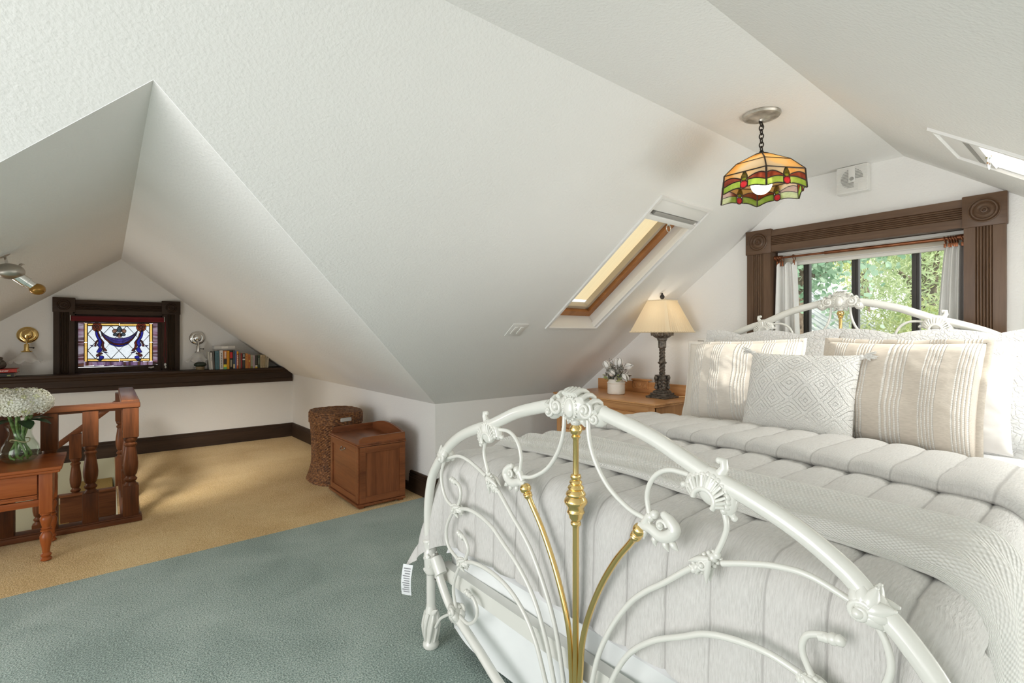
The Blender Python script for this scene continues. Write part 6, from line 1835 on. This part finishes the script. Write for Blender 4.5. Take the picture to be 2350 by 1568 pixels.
# ================================================================== curtains, rod and blind
rodz = WIN[3] - .035; XR = XW + .03
rod = thing('curtain_rod', 'copper brown tension rod across the bed-head window', 'curtain rod', (XR, (WIN[0] + WIN[1]) / 2, rodz))
ROO = Vector((XR, (WIN[0] + WIN[1]) / 2, rodz))
noisy('copper', (.20, .07, .03), (.32, .12, .055), 30, .35, .0, metal=.6)
za_, zb_ = onX(1790, 592, XR).z, onX(2200, 545, XR).z
ym_ = onX(1893, 578, XR).y
g = B(); g.tube([(XR, WIN[1] - .004, za_), (XR, ym_, za_ + (zb_ - za_) * .2)], .0075, 12); g.out('inner_rod', 'copper', rod, ROO)
g = B(); g.tube([(XR, ym_ + .002, za_ + (zb_ - za_) * .2), (XR, WIN[0] + .004, zb_)], .0105, 12); g.out('outer_rod', 'copper', rod, ROO)
g = B()
for (y_, z_, s) in ((WIN[1] - .016, za_, 1), (WIN[0] + .016, zb_, -1)): g.tube([(XR, y_ + s * .0145, z_), (XR, y_ - s * .03, z_)], [.016, .013], 14)
g.out('end_cap', 'copper', rod, ROO)
cloth('curtain_waffle', (.74, .735, .715), (.79, .785, .765), (160, 160, 160), .35, .004)
def curtain(ytop0, ytop1, ybot0, ybot1, z_rod, ztop, label, nf, seed, ringys):
    t = thing('curtain', label, 'curtain', (XR, (ytop0 + ytop1) / 2, ztop)); O_ = Vector((XR, (ytop0 + ytop1) / 2, ztop))
    g = B()
    def cf(u, v_):
        y_ = (ytop0 + (ytop1 - ytop0) * u) * (1 - v_ ** .7) + (ybot0 + (ybot1 - ybot0) * u) * v_ ** .7
        am = .022 + .014 * v_
        x_ = XR + am * math.sin(u * nf * 2 * PI + seed) + .008 * math.sin(u * nf * 5 + v_ * 2)
        z_ = ztop - (ztop - .70) * v_ + (.012 * (1 - v_) ** 8 * math.cos(u * nf * 2 * PI * 1.0))
        return Vector((x_ - .0, y_, z_))
    g.grid(90, 40, cf); g.out('cloth', 'curtain_waffle', t, O_, 80)
    for y_ in ringys:
        zr = za_ + (zb_ - za_) * (WIN[1] - y_) / (WIN[1] - WIN[0])
        g = B(); g.tube([(XR + .0195 * math.sin(a), y_ + .004 * math.cos(a), zr - .008 + .0195 * math.cos(a)) for a in [2 * PI * i / 18 for i in range(18)]], .0026, 6, closed=True)
        g.box(XR - .006, XR + .006, y_ - .006, y_ + .006, ztop - .012, zr - .026, .002); g.out('clip_ring', 'copper', t, O_)
    return t
cy = lambda u, v: onX(u, v, XR).y
zl_ = onX(1800, 607, XR).z; zr_ = onX(2185, 562, XR).z
curtain(cy(1775, 607), cy(1826, 607), cy(1766, 770), cy(1840, 770), za_, zl_, 'white waffle curtain gathered beside the dresser lamp', 3.0, .5, [cy(1784, 590), cy(1790, 590), cy(1796, 590), cy(1822, 587)])
curtain(cy(2168, 562), cy(2212, 562), cy(2132, 760), cy(2213, 760), zb_, zr_, 'white waffle curtain gathered on the side away from the dresser', 3.0, 1.9, [cy(2169, 553), cy(2178, 552), cy(2184, 551), cy(2190, 551), cy(2196, 550), cy(2209, 560)])
XBL = XW + .095
bz = onX(1900, 602, XBL).z
rb = thing('roller_blind', 'white roller blind drawn up at the top of the bed-head window', 'blind', (XBL, (WIN[0] + WIN[1]) / 2, bz))
RBO = Vector((XBL, (WIN[0] + WIN[1]) / 2, bz))
plain('blind_white', (.80, .78, .73), .7); plain('blind_tan', (.62, .56, .46), .7)
g = B(); g.box(XBL - .03, XBL + .03, WIN[0] + .006, WIN[1] - .006, WIN[3] - .022, WIN[3] - .002, .003); g.out('headrail', 'blind_white', rb, RBO)
g = B(); g.box(XBL - .003, XBL + .003, WIN[0] + .012, WIN[1] - .012, bz + .012, WIN[3] - .022); g.out('fabric', 'blind_white', rb, RBO)
g = B(); g.box(XBL - .008, XBL - .003, WIN[0] + .012, WIN[1] - .012, bz + .030, bz + .052, .002); g.out('band', 'blind_tan', rb, RBO)
g = B(); g.box(XBL - .011, XBL + .008, WIN[0] + .012, WIN[1] - .012, bz, bz + .022, .004); g.out('bottom_bar', 'blind_white', rb, RBO)
# ================================================================== what the window looks out on
def leafmat(name, cols, rough=.5):
    m, nt, b = _new(name); nt.nodes.remove(b)
    gi = nt.nodes.new('ShaderNodeNewGeometry')
    c = _ramp(nt, gi.outputs['Random Per Island'], [(i / max(1, len(cols) - 1), q) for i, q in enumerate(cols)])
    df = nt.nodes.new('ShaderNodeBsdfDiffuse'); tl = nt.nodes.new('ShaderNodeBsdfTranslucent')
    mx = nt.nodes.new('ShaderNodeMixShader'); mx.inputs[0].default_value = .45
    nt.links.new(c, df.inputs[0]); nt.links.new(c, tl.inputs[0])
    nt.links.new(df.outputs[0], mx.inputs[1]); nt.links.new(tl.outputs[0], mx.inputs[2]); nt.links.new(mx.outputs[0], nt.nodes['Material Output'].inputs[0])
leafmat('leaf_round', [(.24, .40, .27), (.38, .54, .40), (.54, .68, .54)])
leafmat('leaf_willow', [(.38, .48, .25), (.58, .68, .40), (.74, .80, .55)])
leafmat('leaf_yellow', [(.48, .56, .20), (.68, .74, .36), (.82, .84, .55)])
noisy('bark', (.10, .07, .05), (.22, .17, .13), 20, .9, .5, .02)
def tree(center, rad, n, mat, label, seed, shape='round', size=.07, base_z=-5.2):
    c = Vector(center); t = thing('tree', label, 'tree', (c.x, c.y, base_z), 0, 'trees outside the bed-head window'); O_ = Vector((c.x, c.y, base_z))
    rnd = random.Random(seed); g = B()
    cl = [(Vector((rnd.gauss(0, .5) * rad[0], rnd.gauss(0, .5) * rad[1], rnd.gauss(0, .5) * rad[2])), rnd.uniform(.16, .42)) for _ in range(90 if shape == 'willow' else 60)]
    for k in range(n):
        cc, cr = rnd.choice(cl)
        p = c + cc + Vector((rnd.gauss(0, 1), rnd.gauss(0, 1), rnd.gauss(0, 1))) * cr * .5
        d = Vector((rnd.uniform(-1, 1), rnd.uniform(-1, 1), rnd.uniform(-1, .6))).normalized()
        s_ = size * rnd.uniform(.7, 1.3)
        if shape == 'willow': d = Vector((rnd.uniform(-1, 1), rnd.uniform(-1, 1), rnd.uniform(-1.4, .3))).normalized()
        sd = d.cross(Vector((rnd.uniform(-1, 1), rnd.uniform(-1, 1), rnd.uniform(-1, 1)))).normalized()
        if shape == 'round':
            nrm = d.cross(sd)
            vs = [g.bm.verts.new(p + d * s_ * a + sd * s_ * b_) for a, b_ in ((-.5, 0), (-.32, .42), (.15, .5), (.6, 0), (.15, -.5), (-.32, -.42))]
        else:
            vs = [g.bm.verts.new(p + d * s_ * a + sd * s_ * b_) for a, b_ in ((-.8, 0), (-.1, .17), (.9, 0), (-.1, -.17))]
        g.bm.faces.new(vs)
    f = g.out('foliage', mat, t, O_, 0); f['kind'] = 'stuff'
    g = B(); g.tube([(c.x, c.y, base_z), (c.x + .1, c.y, (base_z + c.z) / 2), (c.x, c.y + .05, c.z)], [.22, .17, .09], 10)
    for k in range(7):
        cc, _ = cl[k]; g.tube([(c.x, c.y, c.z - rad[2] * .8), c + cc * .5 + Vector((0, 0, -.2)), c + cc * 1.1], [.06, .035, .012], 6)
    g.out('trunk', 'bark', t, O_, 60)
    return t
def far(u, v, X): return onX(u, v, X)
p = far(1880, 615, 6.6); tree((p.x, p.y + .25, p.z + .25), (.9, .62, .62), 3600, 'leaf_round', 'blue-green tree with round leaves outside the window by the pale roof', 2, 'round', .062)
p = far(2125, 640, 9.5); tree((p.x, p.y, p.z + .2), (1.3, .72, 1.7), 14000, 'leaf_willow', 'tall light green drooping tree outside the middle panes', 5, 'willow', .06)
p = far(2055, 745, 8.6); tree((p.x, p.y - .2, p.z - .5), (.9, .75, .75), 9000, 'leaf_yellow', 'low yellow-green tree outside the middle panes', 7, 'willow', .055)
p = far(2260, 640, 8.0); tree((p.x, p.y - .3, p.z), (1.0, .7, 1.5), 6000, 'leaf_willow', 'light green tree outside partly behind the gathered curtain', 9, 'willow', .06)
p = far(1985, 585, 13.0); tree((p.x, p.y, p.z + .4), (1.2, 1.2, .8), 7000, 'leaf_yellow', 'pale hazy tree rising behind the ribbed roof outside', 14, 'willow', .075)
# neighbour's pale metal roof
hs = thing('neighbour_house', 'neighbouring house with a pale ribbed metal roof outside the window', 'house', (8.6, 4.2, -5.2))
HO = Vector((8.6, 4.2, -5.2))
plain('roof_pale', (.62, .64, .66), .5, .2); plain('house_wall', (.62, .60, .55), .8)
e0 = far(1985, 720, 9.4)
ridge_y, ridge_z = e0.y + 1.5, 2.5
def RP(x_, s_, o=0.0):                                       # roof falls towards -Y (right in view)
    return Vector((x_, ridge_y - 2.7 * s_, ridge_z - 2.0 * s_)) + Vector((0, .59, .80)) * -o * -1
g = B()
g.prism([(0, 0), (1, 0), (1, 1), (0, 1)], lambda p_: RP(6.9 + 4.2 * p_[0], p_[1], .0), lambda p_: RP(6.9 + 4.2 * p_[0], p_[1], -.06)); g.out('roof', 'roof_pale', hs, HO, 0)
for k in range(15):
    x_ = 6.92 + 4.1 * k / 14
    g = B(); g.tube([RP(x_, 0, .015), RP(x_, 1, .015)], .022, 6); g.out('roof_rib', 'roof_pale', hs, HO)
g = B(); g.box(7.1, 10.9, ridge_y - 1.5, ridge_y + 1.5, -5.2, 1.2); g.out('wall', 'house_wall', hs, HO, 0)
g = B(); g.prism([(0, 0), (1, 0), (1, 1), (0, 1)], lambda p_: Vector((6.9 + 4.2 * p_[0], ridge_y + 2.7 * p_[1], ridge_z - 2.0 * p_[1])), lambda p_: Vector((6.9 + 4.2 * p_[0], ridge_y + 2.7 * p_[1], ridge_z - .06 - 2.0 * p_[1]))); g.out('roof', 'roof_pale', hs, HO, 0)
# ground far below
plain('lawn', (.16, .22, .08), 1.0)
g = B(); g.box(3.9, 40, -25, 25, -5.4, -5.2); o = g.out('ground', 'lawn', None, (20, 0, -5.2), 0); o['kind'] = 'structure'
